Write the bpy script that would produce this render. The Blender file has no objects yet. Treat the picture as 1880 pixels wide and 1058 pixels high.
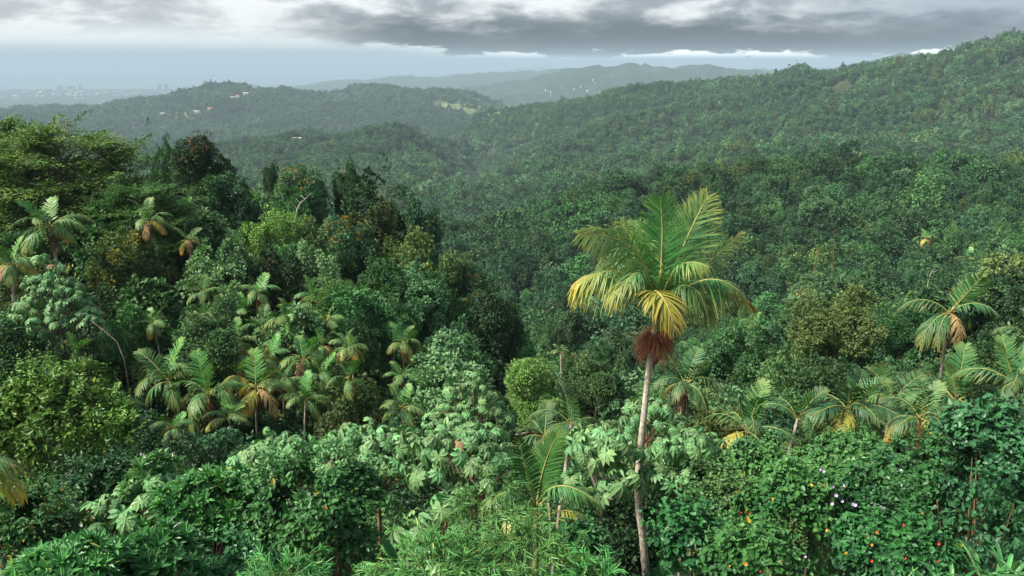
import bpy, math, random
import numpy as np
from mathutils import Vector, Matrix, Euler

R = math.radians
sc = bpy.context.scene
C = sc.collection
rng = np.random.default_rng(11)
random.seed(11)

# ------------------------------------------------------------------ camera
FX, CU, CV, VH = 1475.0, 940.0, 529.0, 112.0      # focal length and horizon in photograph pixels
PITCH = math.atan((CV - VH) / FX)
CAMZ = 380.0                                       # eye height above the sea
CP, SP = math.cos(PITCH), math.sin(PITCH)
cam_d = bpy.data.cameras.new('camera'); cam = bpy.data.objects.new('camera', cam_d); C.objects.link(cam)
cam.location = (0, 0, CAMZ); cam.rotation_euler = (math.pi / 2 - PITCH, 0, 0)
cam_d.sensor_width = 36; cam_d.lens = FX / 1880 * 36
cam_d.clip_start = 0.1; cam_d.clip_end = 300000
sc.camera = cam

# ------------------------------------------------------------------ sky, sun, exposure
SUN_EL, SUN_AZ = 46, -108         # azimuth from +Y (view direction), negative = from the west side
W = bpy.data.worlds.new('World'); sc.world = W; W.use_nodes = True
nt = W.node_tree; N = nt.nodes; LK = nt.links; N.clear()
def nd(tree, typ, **kw):
    n = tree.nodes.new(typ)
    for k, v in kw.items():
        setattr(n, k, v)
    return n
def mth(tree, op, a, b=None, c=None, clamp=False):
    n = tree.nodes.new('ShaderNodeMath'); n.operation = op; n.use_clamp = clamp
    for i, v in enumerate((a, b, c)):
        if v is None: continue
        if isinstance(v, (int, float)): n.inputs[i].default_value = v
        else: tree.links.new(v, n.inputs[i])
    return n.outputs[0]
def sstep(tree, x, a, b):
    n = tree.nodes.new('ShaderNodeMapRange'); n.interpolation_type = 'SMOOTHSTEP'
    for i, v in ((0, x), (1, a), (2, b)):
        if isinstance(v, (int, float)): n.inputs[i].default_value = v
        else: tree.links.new(v, n.inputs[i])
    return n.outputs[0]
def mixc(tree, f, a, b):
    n = tree.nodes.new('ShaderNodeMix'); n.data_type = 'RGBA'
    if isinstance(f, (int, float)): n.inputs[0].default_value = f
    else: tree.links.new(f, n.inputs[0])
    for i, v in ((6, a), (7, b)):
        if isinstance(v, tuple): n.inputs[i].default_value = (*v[:3], 1)
        else: tree.links.new(v, n.inputs[i])
    return n.outputs[2]

tc = nd(nt, 'ShaderNodeTexCoord')
sep = nd(nt, 'ShaderNodeSeparateXYZ'); LK.new(tc.outputs['Generated'], sep.inputs[0])
dx, dy, dz = sep.outputs
hyp = mth(nt, 'SQRT', mth(nt, 'ADD', mth(nt, 'MULTIPLY', dx, dx), mth(nt, 'ADD', mth(nt, 'MULTIPLY', dy, dy), 1e-5)))
el = mth(nt, 'DIVIDE', dz, hyp)                       # tan of elevation
az = mth(nt, 'ARCTAN2', dx, dy)                       # 0 = view direction
def noise(vec, scale, detail=6, rough=.55, dist=0.0, dim='3D'):
    n = nd(nt, 'ShaderNodeTexNoise'); n.noise_dimensions = dim
    n.inputs['Scale'].default_value = scale; n.inputs['Detail'].default_value = detail
    n.inputs['Roughness'].default_value = rough; n.inputs['Distortion'].default_value = dist
    LK.new(vec, n.inputs['Vector']); return n.outputs[0]
def vec(a, b, c=0.0):
    n = nd(nt, 'ShaderNodeCombineXYZ')
    for i, v in enumerate((a, b, c)):
        if isinstance(v, (int, float)): n.inputs[i].default_value = v
        else: LK.new(v, n.inputs[i])
    return n.outputs[0]
elc = mth(nt, 'MINIMUM', el, 3.0)
elw = mth(nt, 'LOGARITHM', mth(nt, 'ADD', mth(nt, 'MAXIMUM', elc, -.02), .06), 2.0)   # compress towards the zenith
p1 = vec(mth(nt, 'MULTIPLY', dx, 1.0), dy, mth(nt, 'MULTIPLY', elw, .24))
n_big = noise(p1, 5.0, 5, .5)
n_mid = noise(p1, 12.0, 6, .52, .2)
n_fine = noise(p1, 36.0, 6, .58, .3)
# underside of the cloud deck: a ragged line a degree or so above the horizon
edge = mth(nt, 'ADD', mth(nt, 'MULTIPLY', mth(nt, 'SUBTRACT', n_mid, .5), .036), mth(nt, 'MULTIPLY', mth(nt, 'SUBTRACT', n_fine, .5), .022))
edge = mth(nt, 'ADD', edge, mth(nt, 'MULTIPLY', mth(nt, 'SUBTRACT', n_big, .5), .030))
base_e = mth(nt, 'ADD', .0085, mth(nt, 'MULTIPLY', sstep(nt, az, -.02, -.36), .012))
e_rel = mth(nt, 'ADD', mth(nt, 'SUBTRACT', el, base_e), edge)
deck = sstep(nt, e_rel, -.0018, mth(nt, 'ADD', .002, mth(nt, 'MULTIPLY', sstep(nt, az, -.1, -.3), .02)))
# dark rain-heavy belly just above the underside
belly_h = mth(nt, 'ADD', .040, mth(nt, 'MULTIPLY', mth(nt, 'SUBTRACT', n_big, .5), .03))
belly = mth(nt, 'SUBTRACT', 1.0, sstep(nt, e_rel, .020, mth(nt, 'ADD', belly_h, .012)))
bel_az = mth(nt, 'MULTIPLY', sstep(nt, mth(nt, 'ADD', az, mth(nt, 'MULTIPLY', mth(nt, 'SUBTRACT', n_mid, .5), .25)), -.27, -.12),
             mth(nt, 'SUBTRACT', 1.0, mth(nt, 'MULTIPLY', sstep(nt, az, .3, .55), .35)))
belly = mth(nt, 'MULTIPLY', belly, bel_az)
# billows: bright tops and grey hollows
bil = mth(nt, 'ADD', mth(nt, 'MULTIPLY', n_mid, .86), mth(nt, 'MULTIPLY', n_fine, .14))
bil = sstep(nt, mth(nt, 'ADD', bil, mth(nt, 'MULTIPLY', mth(nt, 'SUBTRACT', n_big, .5), .5)), .40, .66)
right = sstep(nt, az, .16, .5)
bil = mth(nt, 'ADD', bil, mth(nt, 'MULTIPLY', sstep(nt, az, -.12, -.42), .28), None, True)
cl_grey = mixc(nt, right, (.150, .172, .192), (.100, .132, .168))
cl_white = mixc(nt, right, (.46, .47, .475), (.20, .235, .27))
cloud = mixc(nt, bil, cl_grey, cl_white)
cloud = mixc(nt, mth(nt, 'MULTIPLY', belly, .97), cloud, (.028, .040, .056))
low_l = mixc(nt, sstep(nt, el, .001, .026), (.20, .25, .275), (.43, .465, .475))
low = mixc(nt, sstep(nt, az, -.16, .10), low_l, (.95, .96, .95))
vis = mixc(nt, deck, low, cloud)
# CIE overcast: the deck is about three times brighter overhead than at the horizon
sinel = mth(nt, 'MAXIMUM', dz, 0.0)
cie = mth(nt, 'ADD', 1.0, mth(nt, 'MULTIPLY', sinel, 1.2))
sky = nd(nt, 'ShaderNodeTexSky'); sky.sky_type = 'NISHITA'; sky.sun_disc = False
sky.sun_elevation = R(SUN_EL); sky.sun_rotation = R(SUN_AZ); sky.altitude = 380
bg_cloud = nd(nt, 'ShaderNodeVectorMath', operation='SCALE')
LK.new(vis, bg_cloud.inputs[0]); LK.new(mth(nt, 'MULTIPLY', cie, 10.0), bg_cloud.inputs['Scale'])
final = mixc(nt, .94, sky.outputs[0], bg_cloud.outputs[0])
bg = nd(nt, 'ShaderNodeBackground'); bg.inputs[1].default_value = 0.1
LK.new(final, bg.inputs[0])
wo = nd(nt, 'ShaderNodeOutputWorld'); LK.new(bg.outputs[0], wo.inputs[0])

sun_d = bpy.data.lights.new('sun', 'SUN'); sun_d.energy = 5.0; sun_d.angle = R(9); sun_d.color = (1, .94, .83)
sun = bpy.data.objects.new('sun', sun_d); C.objects.link(sun)
sdir = Vector((math.sin(R(SUN_AZ)) * math.cos(R(SUN_EL)), math.cos(R(SUN_AZ)) * math.cos(R(SUN_EL)), math.sin(R(SUN_EL))))
sun.rotation_euler = sdir.to_track_quat('Z', 'Y').to_euler(); sun.location = (0, 0, 900)

vs = sc.view_settings; vs.view_transform = 'Standard'; vs.look = 'None'; vs.gamma = 1.0; vs.exposure = 1.03; vs.use_curve_mapping = False
cy = sc.cycles
cy.max_bounces = 5; cy.diffuse_bounces = 2; cy.glossy_bounces = 2; cy.transmission_bounces = 3; cy.volume_bounces = 1
cy.transparent_max_bounces = 4; cy.caustics_reflective = False; cy.caustics_refractive = False
cy.use_denoising = True; cy.denoiser = 'OPENIMAGEDENOISE'; cy.sample_clamp_indirect = 4
sc.render.film_transparent = False

# ------------------------------------------------------------------ pixel <-> place
def ray(u, v):
    x = (u - CU) / FX; y = (CV - v) / FX
    return x, CP + y * SP, -SP + y * CP
def at(u, v, Y):
    a, b, c = ray(u, v); t = Y / b
    return Vector((a * t, Y, CAMZ + c * t))
def mpp(v, Y):                      # metres per photograph pixel at depth Y
    return Y / ray(CU, v)[1] / FX

# ------------------------------------------------------------------ terrain heights
def hash2(ix, iy, seed):
    h = (ix.astype(np.int64) * 374761393 + iy.astype(np.int64) * 668265263 + seed * 1442695041) & 0x7fffffff
    h = ((h ^ (h >> 13)) * 1274126177) & 0x7fffffff
    h = h ^ (h >> 16)
    return (h & 0xffff) / 65535.0
def vnoise(x, y, seed=0):
    ix = np.floor(x); iy = np.floor(y); fx = x - ix; fy = y - iy
    fx = fx * fx * fx * (fx * (fx * 6 - 15) + 10); fy = fy * fy * fy * (fy * (fy * 6 - 15) + 10)
    a = hash2(ix, iy, seed); b = hash2(ix + 1, iy, seed); c = hash2(ix, iy + 1, seed); d = hash2(ix + 1, iy + 1, seed)
    return (a + (b - a) * fx) * (1 - fy) + (c + (d - c) * fx) * fy
def fbm(x, y, seed=0, o=4):
    s = 0; a = .5; 
    for k in range(o):
        s = s + a * vnoise(x * 2 ** k + 17.3 * k, y * 2 ** k - 9.1 * k, seed + k); a *= .5
    return s / (1 - .5 ** o)

LAY = []
def layer_dz(Y, pts):                         # ground given as (u, metres below the eye)
    s = np.array([ray(u, 300)[0] / ray(u, 300)[1] for u, z in pts])
    LAY.append((s, np.full(len(pts), float(Y)), np.array([z for u, z in pts], float)))
def layer_px(Ys, pts, h):                     # canopy line seen at (u, v), at depth Ys; h = tree height
    s, yy, zz = [], [], []
    for k, p in enumerate(pts):
        Y = Ys if isinstance(Ys, (int, float)) else Ys[k]
        if len(p) == 3: Y = p[2]
        a, b, c = ray(p[0], p[1]); s.append(a / b); yy.append(Y); zz.append(c / b * Y - h)
    o = np.argsort(s); LAY.append((np.array(s)[o], np.array(yy, float)[o], np.array(zz)[o]))
layer_dz(-400, [(940, -13)])
layer_dz(4, [(940, -11.2)])
layer_dz(10, [(940, -11.4)])
layer_dz(18, [(0, -14), (500, -14.2), (940, -14), (1300, -12.8), (1880, -12.3)])
layer_dz(32, [(0, -18), (500, -18.6), (800, -19), (940, -19.5), (1300, -16), (1880, -14.6)])
layer_dz(50, [(0, -17), (500, -18.6), (800, -22), (940, -27), (1300, -25), (1880, -22)])
layer_dz(78, [(-200, -17), (0, -17.5), (400, -19), (700, -22), (850, -29), (940, -37), (1000, -39), (1400, -36), (1880, -32)])
layer_dz(130, [(-200, -34), (0, -36), (500, -42), (900, -55), (1200, -52), (1880, -45)])
layer_dz(200, [(-200, -62), (500, -72), (900, -74), (1200, -64), (1880, -52)])
layer_px(320, [(-400, 470), (0, 460), (400, 430), (700, 425), (800, 425), (900, 420), (960, 395), (1050, 355), (1150, 330), (1300, 305), (1500, 283), (1650, 293), (1780, 290), (1880, 296), (2300, 300)], 9)
layer_dz(460, [(0, -132), (700, -128), (900, -118), (1000, -120), (1400, -112), (1880, -105)])
layer_px(720, [(0, 385), (400, 385), (700, 385), (850, 378), (920, 374), (1000, 350), (1200, 330), (1500, 300), (1880, 285), (2300, 280)], 9)
layer_px(1000, [(0, 330), (300, 318), (450, 330), (600, 335), (760, 335), (850, 352), (880, 358), (930, 340), (1000, 318), (1400, 262, 930), (1880, 215, 860), (2300, 205, 850)], 9)
layer_px(1400, [(-300, 262), (0, 262), (230, 256), (330, 268), (420, 272), (520, 258), (600, 263), (700, 247), (760, 240), (800, 262), (835, 300), (870, 332), (900, 318), (1000, 270, 1380), (1200, 232, 1300), (1400, 205, 1200), (1600, 186, 1110), (1880, 142, 1040), (2300, 132, 1020)], 9)
layer_px(2000, [(-300, 275), (0, 275), (500, 285), (760, 290), (835, 262), (880, 232), (930, 212), (1000, 201), (1100, 190, 1850), (1200, 178, 1750), (1300, 166, 1650), (1400, 147, 1550), (1450, 142, 1500), (1500, 150, 1450), (1550, 137, 1420), (1650, 116, 1350), (1700, 112, 1330), (1800, 94, 1280), (1880, 76, 1240), (2300, 66, 1200)], 9)
layer_px(2500, [(-300, 250), (0, 245), (200, 245), (500, 242), (760, 238), (880, 226), (930, 222), (1000, 228), (1300, 215), (1880, 190, 2200), (2300, 190, 2200)], 9)
layer_px(3200, [(-300, 225), (0, 214), (100, 205), (200, 196), (300, 186), (400, 164), (450, 158), (500, 152), (560, 150), (620, 158), (650, 156), (700, 152), (725, 149), (760, 164), (800, 167), (830, 166), (870, 176), (920, 200), (950, 220), (1000, 230), (1300, 220), (1880, 200), (2300, 190)], 9)
layer_dz(4300, [(0, -330), (500, -300), (800, -290), (1000, -285), (1880, -250)])
layer_px(6000, [(-300, 204), (0, 202), (300, 201), (590, 196), (700, 185), (800, 170), (860, 158), (940, 146), (1000, 133), (1060, 124), (1090, 120), (1120, 127), (1150, 121), (1180, 119), (1240, 127), (1300, 121), (1370, 129), (1480, 130), (1530, 127), (1600, 110), (1650, 98), (1690, 97), (1750, 104), (1880, 105), (2300, 110)], 8)
layer_dz(7500, [(0, -364), (500, -362), (700, -345), (900, -330), (1200, -300), (1880, -280)])
layer_px(9000, [(-300, 173), (0, 172), (350, 172), (395, 160), (425, 150), (455, 156), (490, 163), (560, 158), (590, 151), (640, 147), (680, 146), (720, 140), (760, 138), (800, 141), (840, 136), (880, 132), (940, 130), (1100, 128), (1880, 128), (2300, 128)], 8)
layer_dz(11300, [(-300, -374), (600, -374), (850, -376), (1880, -376)])
layer_dz(12400, [(940, -392)])
layer_dz(19000, [(940, -395)])
layer_px(22000, [(-300, 139), (780, 139), (815, 136), (850, 133.5), (880, 135), (905, 130), (940, 126), (975, 124), (1000, 120.5), (1045, 127), (1070, 132), (1110, 138), (2300, 139)], 0)
layer_dz(25000, [(940, -400)])
layer_dz(130000, [(940, -420)])

def base_ground(X, Y):
    s = X / np.maximum(Y, 8.0); s = np.clip(s, -.95, .95)
    n = len(X); K = len(LAY)
    yk = np.empty((K, n)); zk = np.empty((K, n))
    for k, (ss, yy, zz) in enumerate(LAY):
        yk[k] = np.interp(s, ss, yy); zk[k] = np.interp(s, ss, zz)
    d = np.diff(zk, axis=0) / np.diff(yk, axis=0)
    m = np.zeros((K, n)); pr = d[1:] * d[:-1]
    with np.errstate(divide='ignore', invalid='ignore'):
        hm = 2 * pr / (d[1:] + d[:-1])
    m[1:-1] = np.where(pr > 0, hm, 0)
    i = np.clip((yk <= Y).sum(0) - 1, 0, K - 2); j = np.arange(n)
    h = yk[i + 1, j] - yk[i, j]; t = np.clip((Y - yk[i, j]) / h, 0, 1)
    t2 = t * t; t3 = t2 * t
    return (2 * t3 - 3 * t2 + 1) * zk[i, j] + (t3 - 2 * t2 + t) * h * m[i, j] + (-2 * t3 + 3 * t2) * zk[i + 1, j] + (t3 - t2) * h * m[i + 1, j]
def ss_(x, a, b):
    t = np.clip((x - a) / (b - a), 0, 1); return t * t * (3 - 2 * t)
def ground_np(X, Y):
    X = np.asarray(X, float); Y = np.asarray(Y, float)
    out = np.empty(len(X))
    for a in range(0, len(X), 60000):
        x = X[a:a + 60000]; y = Y[a:a + 60000]
        z = base_ground(x, y) + CAMZ
        land = np.clip((z - 5) / 90, 0, 1)
        near = ss_(y, 25, 90)
        z = z + near * (fbm(x / 35, y / 35, 3, 3) - .5) * 3.2
        rid = 1 - np.abs(2 * fbm(x / 290 + .15 * y / 290, y / 380, 21, 4) - 1) * 2
        z = z + ss_(y, 420, 1100) * land * (rid - .55) * np.clip(.020 * y, 0, 40) * (1 - .4 * ss_(x / np.maximum(y, 8), .25, .55))
        spur = 1 - np.abs(2 * fbm(x / 760 + 3.1, y / 250 + x / 1500, 47, 3) - 1) * 2
        z = z + ss_(y, 520, 900) * (1 - ss_(y, 3400, 4200)) * land * (spur - .6) * np.clip(.020 * y, 0, 30) * (1 - .75 * ss_(z, 400, 450))
        z = z + ss_(y, 300, 700) * land * (fbm(x / 95, y / 95, 5, 3) - .5) * 13
        z = z + ss_(y, 4300, 6500) * land * (1 - ss_(y, 9500, 11000)) * (fbm(x / 900, y / 900, 8, 4) - .5) * 70
        out[a:a + 60000] = z
    return out
def ground(x, y): return float(ground_np(np.array([x]), np.array([y]))[0])
def hit(u, v, y0=100, y1=14000):              # where the sight line through a pixel meets the ground
    a, b, c = ray(u, v); Y = np.geomspace(y0, y1, 900)
    z = CAMZ + c / b * Y; g = ground_np(a / b * Y, Y) 
    k = np.argmax(z <= g + 2); Y = Y[k] if z[k] <= g[k] + 2 else y1
    return Vector((a / b * Y, Y, ground(a / b * Y, Y)))

# fields and clearings, plus the hill's sunlit patch painted as pale grass: (u, v, half width px, half height px)
FIELDS_SUNPATCH = [(885, 201, 52, 10), (838, 195, 44, 8), (795, 189, 26, 5), (860, 184, 30, 5), (548, 263, 20, 5), (828, 325, 12, 16), (820, 308, 8, 8), (452, 178, 12, 3), (425, 184, 10, 3), (360, 206, 26, 3), (300, 212, 18, 3), (250, 238, 10, 4), (190, 190, 14, 3), (745, 357, 6, 6)]
def to_px(X, Y, Z):
    x, y, z = X, Y, Z - CAMZ
    dep = y * CP - z * SP; up = y * SP + z * CP
    return CU + x / dep * FX, CV - up / dep * FX
def field_sunpatch_mask(X, Y, Z):
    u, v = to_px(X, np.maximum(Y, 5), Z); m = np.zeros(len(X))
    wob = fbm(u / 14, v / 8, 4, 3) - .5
    for (cu, cv, a, b) in FIELDS_SUNPATCH:
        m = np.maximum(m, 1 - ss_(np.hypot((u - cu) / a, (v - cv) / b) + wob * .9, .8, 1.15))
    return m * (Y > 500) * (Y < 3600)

# ------------------------------------------------------------------ helpers for objects
def tag(o, label=None, cat=None, group=None, kind=None):
    for k, v in (('label', label), ('category', cat), ('group', group), ('kind', kind)):
        if v is not None: o[k] = v
    return o
def link(name, data, parent=None, mats=()):
    o = bpy.data.objects.new(name, data); C.objects.link(o)
    if parent is not None: o.parent = parent
    return o
def thing(name, label, cat, loc, group=None, rz=0):
    o = link(name, None); o.location = loc; o.rotation_euler = (0, 0, rz); o.empty_display_size = .3
    return tag(o, label, cat, group)

class MB:
    """collects vertices and faces, builds one mesh"""
    def __init__(s): s.V = []; s.F = []; s.M = []; s.T = []; s.A = []; s.n = 0
    def add(s, V, F, mat=0, tint=.5, acc=0.0):
        V = np.asarray(V, float).reshape(-1, 3); F = np.asarray(F, int)
        s.V.append(V); s.F.append(F + s.n); s.M.append(np.full(len(F), mat))
        s.T.append(np.broadcast_to(np.asarray(tint, float), (len(V),))); s.A.append(np.broadcast_to(np.asarray(acc, float), (len(V),)))
        s.n += len(V); return s
    def mesh(s, name, mats, smooth=False):
        me = bpy.data.meshes.new(name); V = np.concatenate(s.V)
        me.vertices.add(len(V)); me.vertices.foreach_set('co', V.ravel().astype(np.float32))
        tot = np.concatenate([np.full(len(f), f.shape[1]) for f in s.F]); idx = np.concatenate([f.ravel() for f in s.F])
        me.loops.add(len(idx)); me.loops.foreach_set('vertex_index', idx.astype(np.int32))
        st = np.concatenate(([0], np.cumsum(tot)[:-1]))
        me.polygons.add(len(tot)); me.polygons.foreach_set('loop_start', st.astype(np.int32)); me.polygons.foreach_set('loop_total', tot.astype(np.int32))
        me.polygons.foreach_set('material_index', np.concatenate(s.M).astype(np.int32))
        me.polygons.foreach_set('use_smooth', np.full(len(tot), bool(smooth)))
        for nm, a in (('tint', s.T), ('acc', s.A)):
            at_ = me.attributes.new(nm, 'FLOAT', 'POINT'); at_.data.foreach_set('value', np.concatenate(a).astype(np.float32))
        for m in mats: me.materials.append(m)
        me.update(calc_edges=True); return me
    def obj(s, name, mats, parent=None, smooth=False):
        return link(name, s.mesh(name, mats if isinstance(mats, (list, tuple)) else [mats], smooth), parent)
def unit(v):
    v = np.asarray(v, float); return v / (np.linalg.norm(v, axis=-1, keepdims=True) + 1e-9)
def tube(mb, pts, rad, k=6, mat=0, tint=.5, cap=True):
    P = np.asarray(pts, float); n = len(P); rad = np.broadcast_to(np.asarray(rad, float), (n,))
    T = unit(np.gradient(P, axis=0)); ref = np.array([1., 0, 0]) if abs(T[0, 2]) > .8 else np.array([0, 0, 1.])
    A = unit(np.cross(T, ref)); B = np.cross(T, A); th = np.arange(k) / k * 2 * np.pi
    V = P[:, None] + rad[:, None, None] * (np.cos(th)[None, :, None] * A[:, None] + np.sin(th)[None, :, None] * B[:, None])
    i = np.arange(n - 1)[:, None] * k; j = np.arange(k)[None]; j2 = (j + 1) % k
    F = np.stack([i + j, i + j2, i + k + j2, i + k + j], -1).reshape(-1, 4)
    mb.add(V, F, mat, tint)
    return mb
def box(mb, c, s, mat=0):
    c = np.asarray(c, float); s = np.asarray(s, float) / 2
    q = np.array([[-1, -1, -1], [1, -1, -1], [1, 1, -1], [-1, 1, -1], [-1, -1, 1], [1, -1, 1], [1, 1, 1], [-1, 1, 1]])
    mb.add(c + q * s, [[0, 3, 2, 1], [4, 5, 6, 7], [0, 1, 5, 4], [1, 2, 6, 5], [2, 3, 7, 6], [3, 0, 4, 7]], mat); return mb

# ------------------------------------------------------------------ materials
def new_mat(name):
    m = bpy.data.materials.new(name); m.use_nodes = True; m.node_tree.nodes.clear(); return m, m.node_tree
def leaf_mat(name, dark, light, acc=(.3, .2, .02), rough=.55, spec=.20, trans=.15, vary=.42, hue=.022):
    m, t = new_mat(name)
    a = nd(t, 'ShaderNodeAttribute', attribute_name='tint'); b = nd(t, 'ShaderNodeAttribute', attribute_name='acc')
    oi = nd(t, 'ShaderNodeObjectInfo')
    col = mixc(t, a.outputs['Fac'], dark, light)
    col = mixc(t, b.outputs['Fac'], col, acc)
    hs = nd(t, 'ShaderNodeHueSaturation'); t.links.new(col, hs.inputs['Color'])
    r = oi.outputs['Random']
    t.links.new(mth(t, 'ADD', 1 - vary, mth(t, 'MULTIPLY', r, 2 * vary)), hs.inputs['Value'])
    r2 = mth(t, 'FRACT', mth(t, 'MULTIPLY', r, 7.31))
    t.links.new(mth(t, 'ADD', .5 - hue, mth(t, 'MULTIPLY', r2, 2 * hue)), hs.inputs['Hue'])
    pb = nd(t, 'ShaderNodeBsdfPrincipled'); pb.inputs['Roughness'].default_value = rough; pb.inputs['Specular IOR Level'].default_value = spec
    t.links.new(hs.outputs[0], pb.inputs['Base Color'])
    tl = nd(t, 'ShaderNodeBsdfTranslucent')
    tcol = nd(t, 'ShaderNodeMix', data_type='RGBA', blend_type='MULTIPLY'); tcol.inputs[0].default_value = 1
    t.links.new(hs.outputs[0], tcol.inputs[6]); tcol.inputs[7].default_value = (1.05, 1.4, .5, 1)
    t.links.new(tcol.outputs[2], tl.inputs[0])
    mx = nd(t, 'ShaderNodeMixShader'); mx.inputs[0].default_value = trans
    t.links.new(pb.outputs[0], mx.inputs[1]); t.links.new(tl.outputs[0], mx.inputs[2])
    o = nd(t, 'ShaderNodeOutputMaterial'); t.links.new(mx.outputs[0], o.inputs[0]); return m
def solid_mat(name, c1, c2=None, scale=8, rough=.8, spec=.25, stretch=(1, 1, 1), bump=0.0, coords='Object'):
    m, t = new_mat(name)
    pb = nd(t, 'ShaderNodeBsdfPrincipled'); pb.inputs['Roughness'].default_value = rough; pb.inputs['Specular IOR Level'].default_value = spec
    o = nd(t, 'ShaderNodeOutputMaterial'); t.links.new(pb.outputs[0], o.inputs[0])
    if c2 is None: pb.inputs['Base Color'].default_value = (*c1, 1)
    else:
        tcn = nd(t, 'ShaderNodeTexCoord'); mp = nd(t, 'ShaderNodeMapping'); mp.inputs['Scale'].default_value = stretch
        t.links.new(tcn.outputs[coords], mp.inputs[0])
        nz = nd(t, 'ShaderNodeTexNoise'); nz.inputs['Scale'].default_value = scale; nz.inputs['Detail'].default_value = 6; nz.inputs['Roughness'].default_value = .65
        t.links.new(mp.outputs[0], nz.inputs['Vector'])
        f = sstep(t, nz.outputs[0], .33, .67)
        t.links.new(mixc(t, f, c1, c2), pb.inputs['Base Color'])
        if bump:
            bp = nd(t, 'ShaderNodeBump'); bp.inputs['Strength'].default_value = bump; bp.inputs['Distance'].default_value = .05
            t.links.new(nz.outputs[0], bp.inputs['Height']); t.links.new(bp.outputs[0], pb.inputs['Normal'])
    return m

M = {}
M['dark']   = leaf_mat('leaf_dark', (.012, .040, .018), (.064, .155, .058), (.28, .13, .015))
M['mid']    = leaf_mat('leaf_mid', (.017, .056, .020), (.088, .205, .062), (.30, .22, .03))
M['bright'] = leaf_mat('leaf_bright', (.035, .090, .020), (0.144, 0.270, 0.057), (.33, .33, .05))
M['olive']  = leaf_mat('leaf_olive', (.030, .060, .018), (.115, .175, .050), (.30, .20, .03))
M['pale']   = leaf_mat('leaf_pale', (.045, .110, .045), (.165, .290, .130), (.30, .30, .12), rough=.5)
M['feather'] = leaf_mat('leaf_feathery', (.020, .055, .014), (.085, .165, .036), (.2, .16, .05), rough=.6, spec=.15)
M['bark'] = solid_mat('bark', (.10, .075, .05), (.24, .20, .155), 3.5, .9, bump=.5)
M['bark_pale'] = solid_mat('bark_pale', (.26, .23, .19), (.46, .43, .38), 3, .85, bump=.4)
M['bark_red'] = solid_mat('bark_reddish', (.13, .07, .04), (.27, .15, .085), 4, .85, bump=.3)
M['soil'] = solid_mat('forest_floor', (.018, .022, .010), (.045, .042, .022), .8, .95)

# ------------------------------------------------------------------ terrain sheet
tm, t = new_mat('terrain_cover')
at1 = nd(t, 'ShaderNodeAttribute', attribute_name='tint'); at2 = nd(t, 'ShaderNodeAttribute', attribute_name='acc')
geo = nd(t, 'ShaderNodeNewGeometry')
def tnoise(scale, det=5):
    n = nd(t, 'ShaderNodeTexNoise'); n.inputs['Scale'].default_value = scale; n.inputs['Detail'].default_value = det; n.inputs['Roughness'].default_value = .65
    t.links.new(geo.outputs['Position'], n.inputs['Vector']); return n.outputs[0]
fa = sstep(t, tnoise(.022, 6), .35, .65)
wood = mixc(t, fa, (.010, .022, .012), (.030, .050, .026))
wood = mixc(t, mth(t, 'MULTIPLY', sstep(t, tnoise(.0022, 4), .5, .68), .3), wood, (.07, .085, .035))
grs_sunpatch = mixc(t, sstep(t, tnoise(.05, 5), .35, .65), (.10, .145, .055), (.19, .225, .095))  # grass of the clearings; its pale tone also paints sunlight on the far hill
colr = mixc(t, at2.outputs['Fac'], wood, grs_sunpatch)
colr = mixc(t, at1.outputs['Fac'], mixc(t, fa, (.018, .022, .010), (.045, .042, .022)), colr)
pb = nd(t, 'ShaderNodeBsdfPrincipled'); pb.inputs['Roughness'].default_value = .95; pb.inputs['Specular IOR Level'].default_value = .1
t.links.new(colr, pb.inputs['Base Color'])
bp = nd(t, 'ShaderNodeBump'); bp.inputs['Strength'].default_value = .9; bp.inputs['Distance'].default_value = 6
t.links.new(tnoise(.045, 6), bp.inputs['Height']); t.links.new(bp.outputs[0], pb.inputs['Normal'])
o = nd(t, 'ShaderNodeOutputMaterial'); t.links.new(pb.outputs[0], o.inputs[0])

ya = np.concatenate([[-400, -200, -100, -50, -20, -8], np.linspace(0, 60, 40), np.geomspace(63, 14000, 330), np.geomspace(15000, 120000, 40)])
aa = np.concatenate([np.linspace(-1.6, -.82, 14), np.linspace(-.8, .8, 300), np.linspace(.82, 1.6, 14)])
A_, Y_ = np.meshgrid(aa, ya); X_ = A_ * (np.maximum(Y_, 0) + 60)
Z_ = ground_np(X_.ravel(), Y_.ravel())
fm = field_sunpatch_mask(X_.ravel(), Y_.ravel(), Z_)
nc = len(aa); ii, jj = np.meshgrid(np.arange(len(ya) - 1), np.arange(nc - 1), indexing='ij')
q = (ii * nc + jj).ravel(); Fq = np.stack([q, q + 1, q + nc + 1, q + nc], 1)
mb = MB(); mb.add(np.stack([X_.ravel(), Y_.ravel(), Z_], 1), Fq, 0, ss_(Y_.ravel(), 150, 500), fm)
terrain = mb.obj('terrain', tm, smooth=True); tag(terrain, 'forested valley floor and hills running down to the coast', 'terrain', kind='structure')

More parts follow.
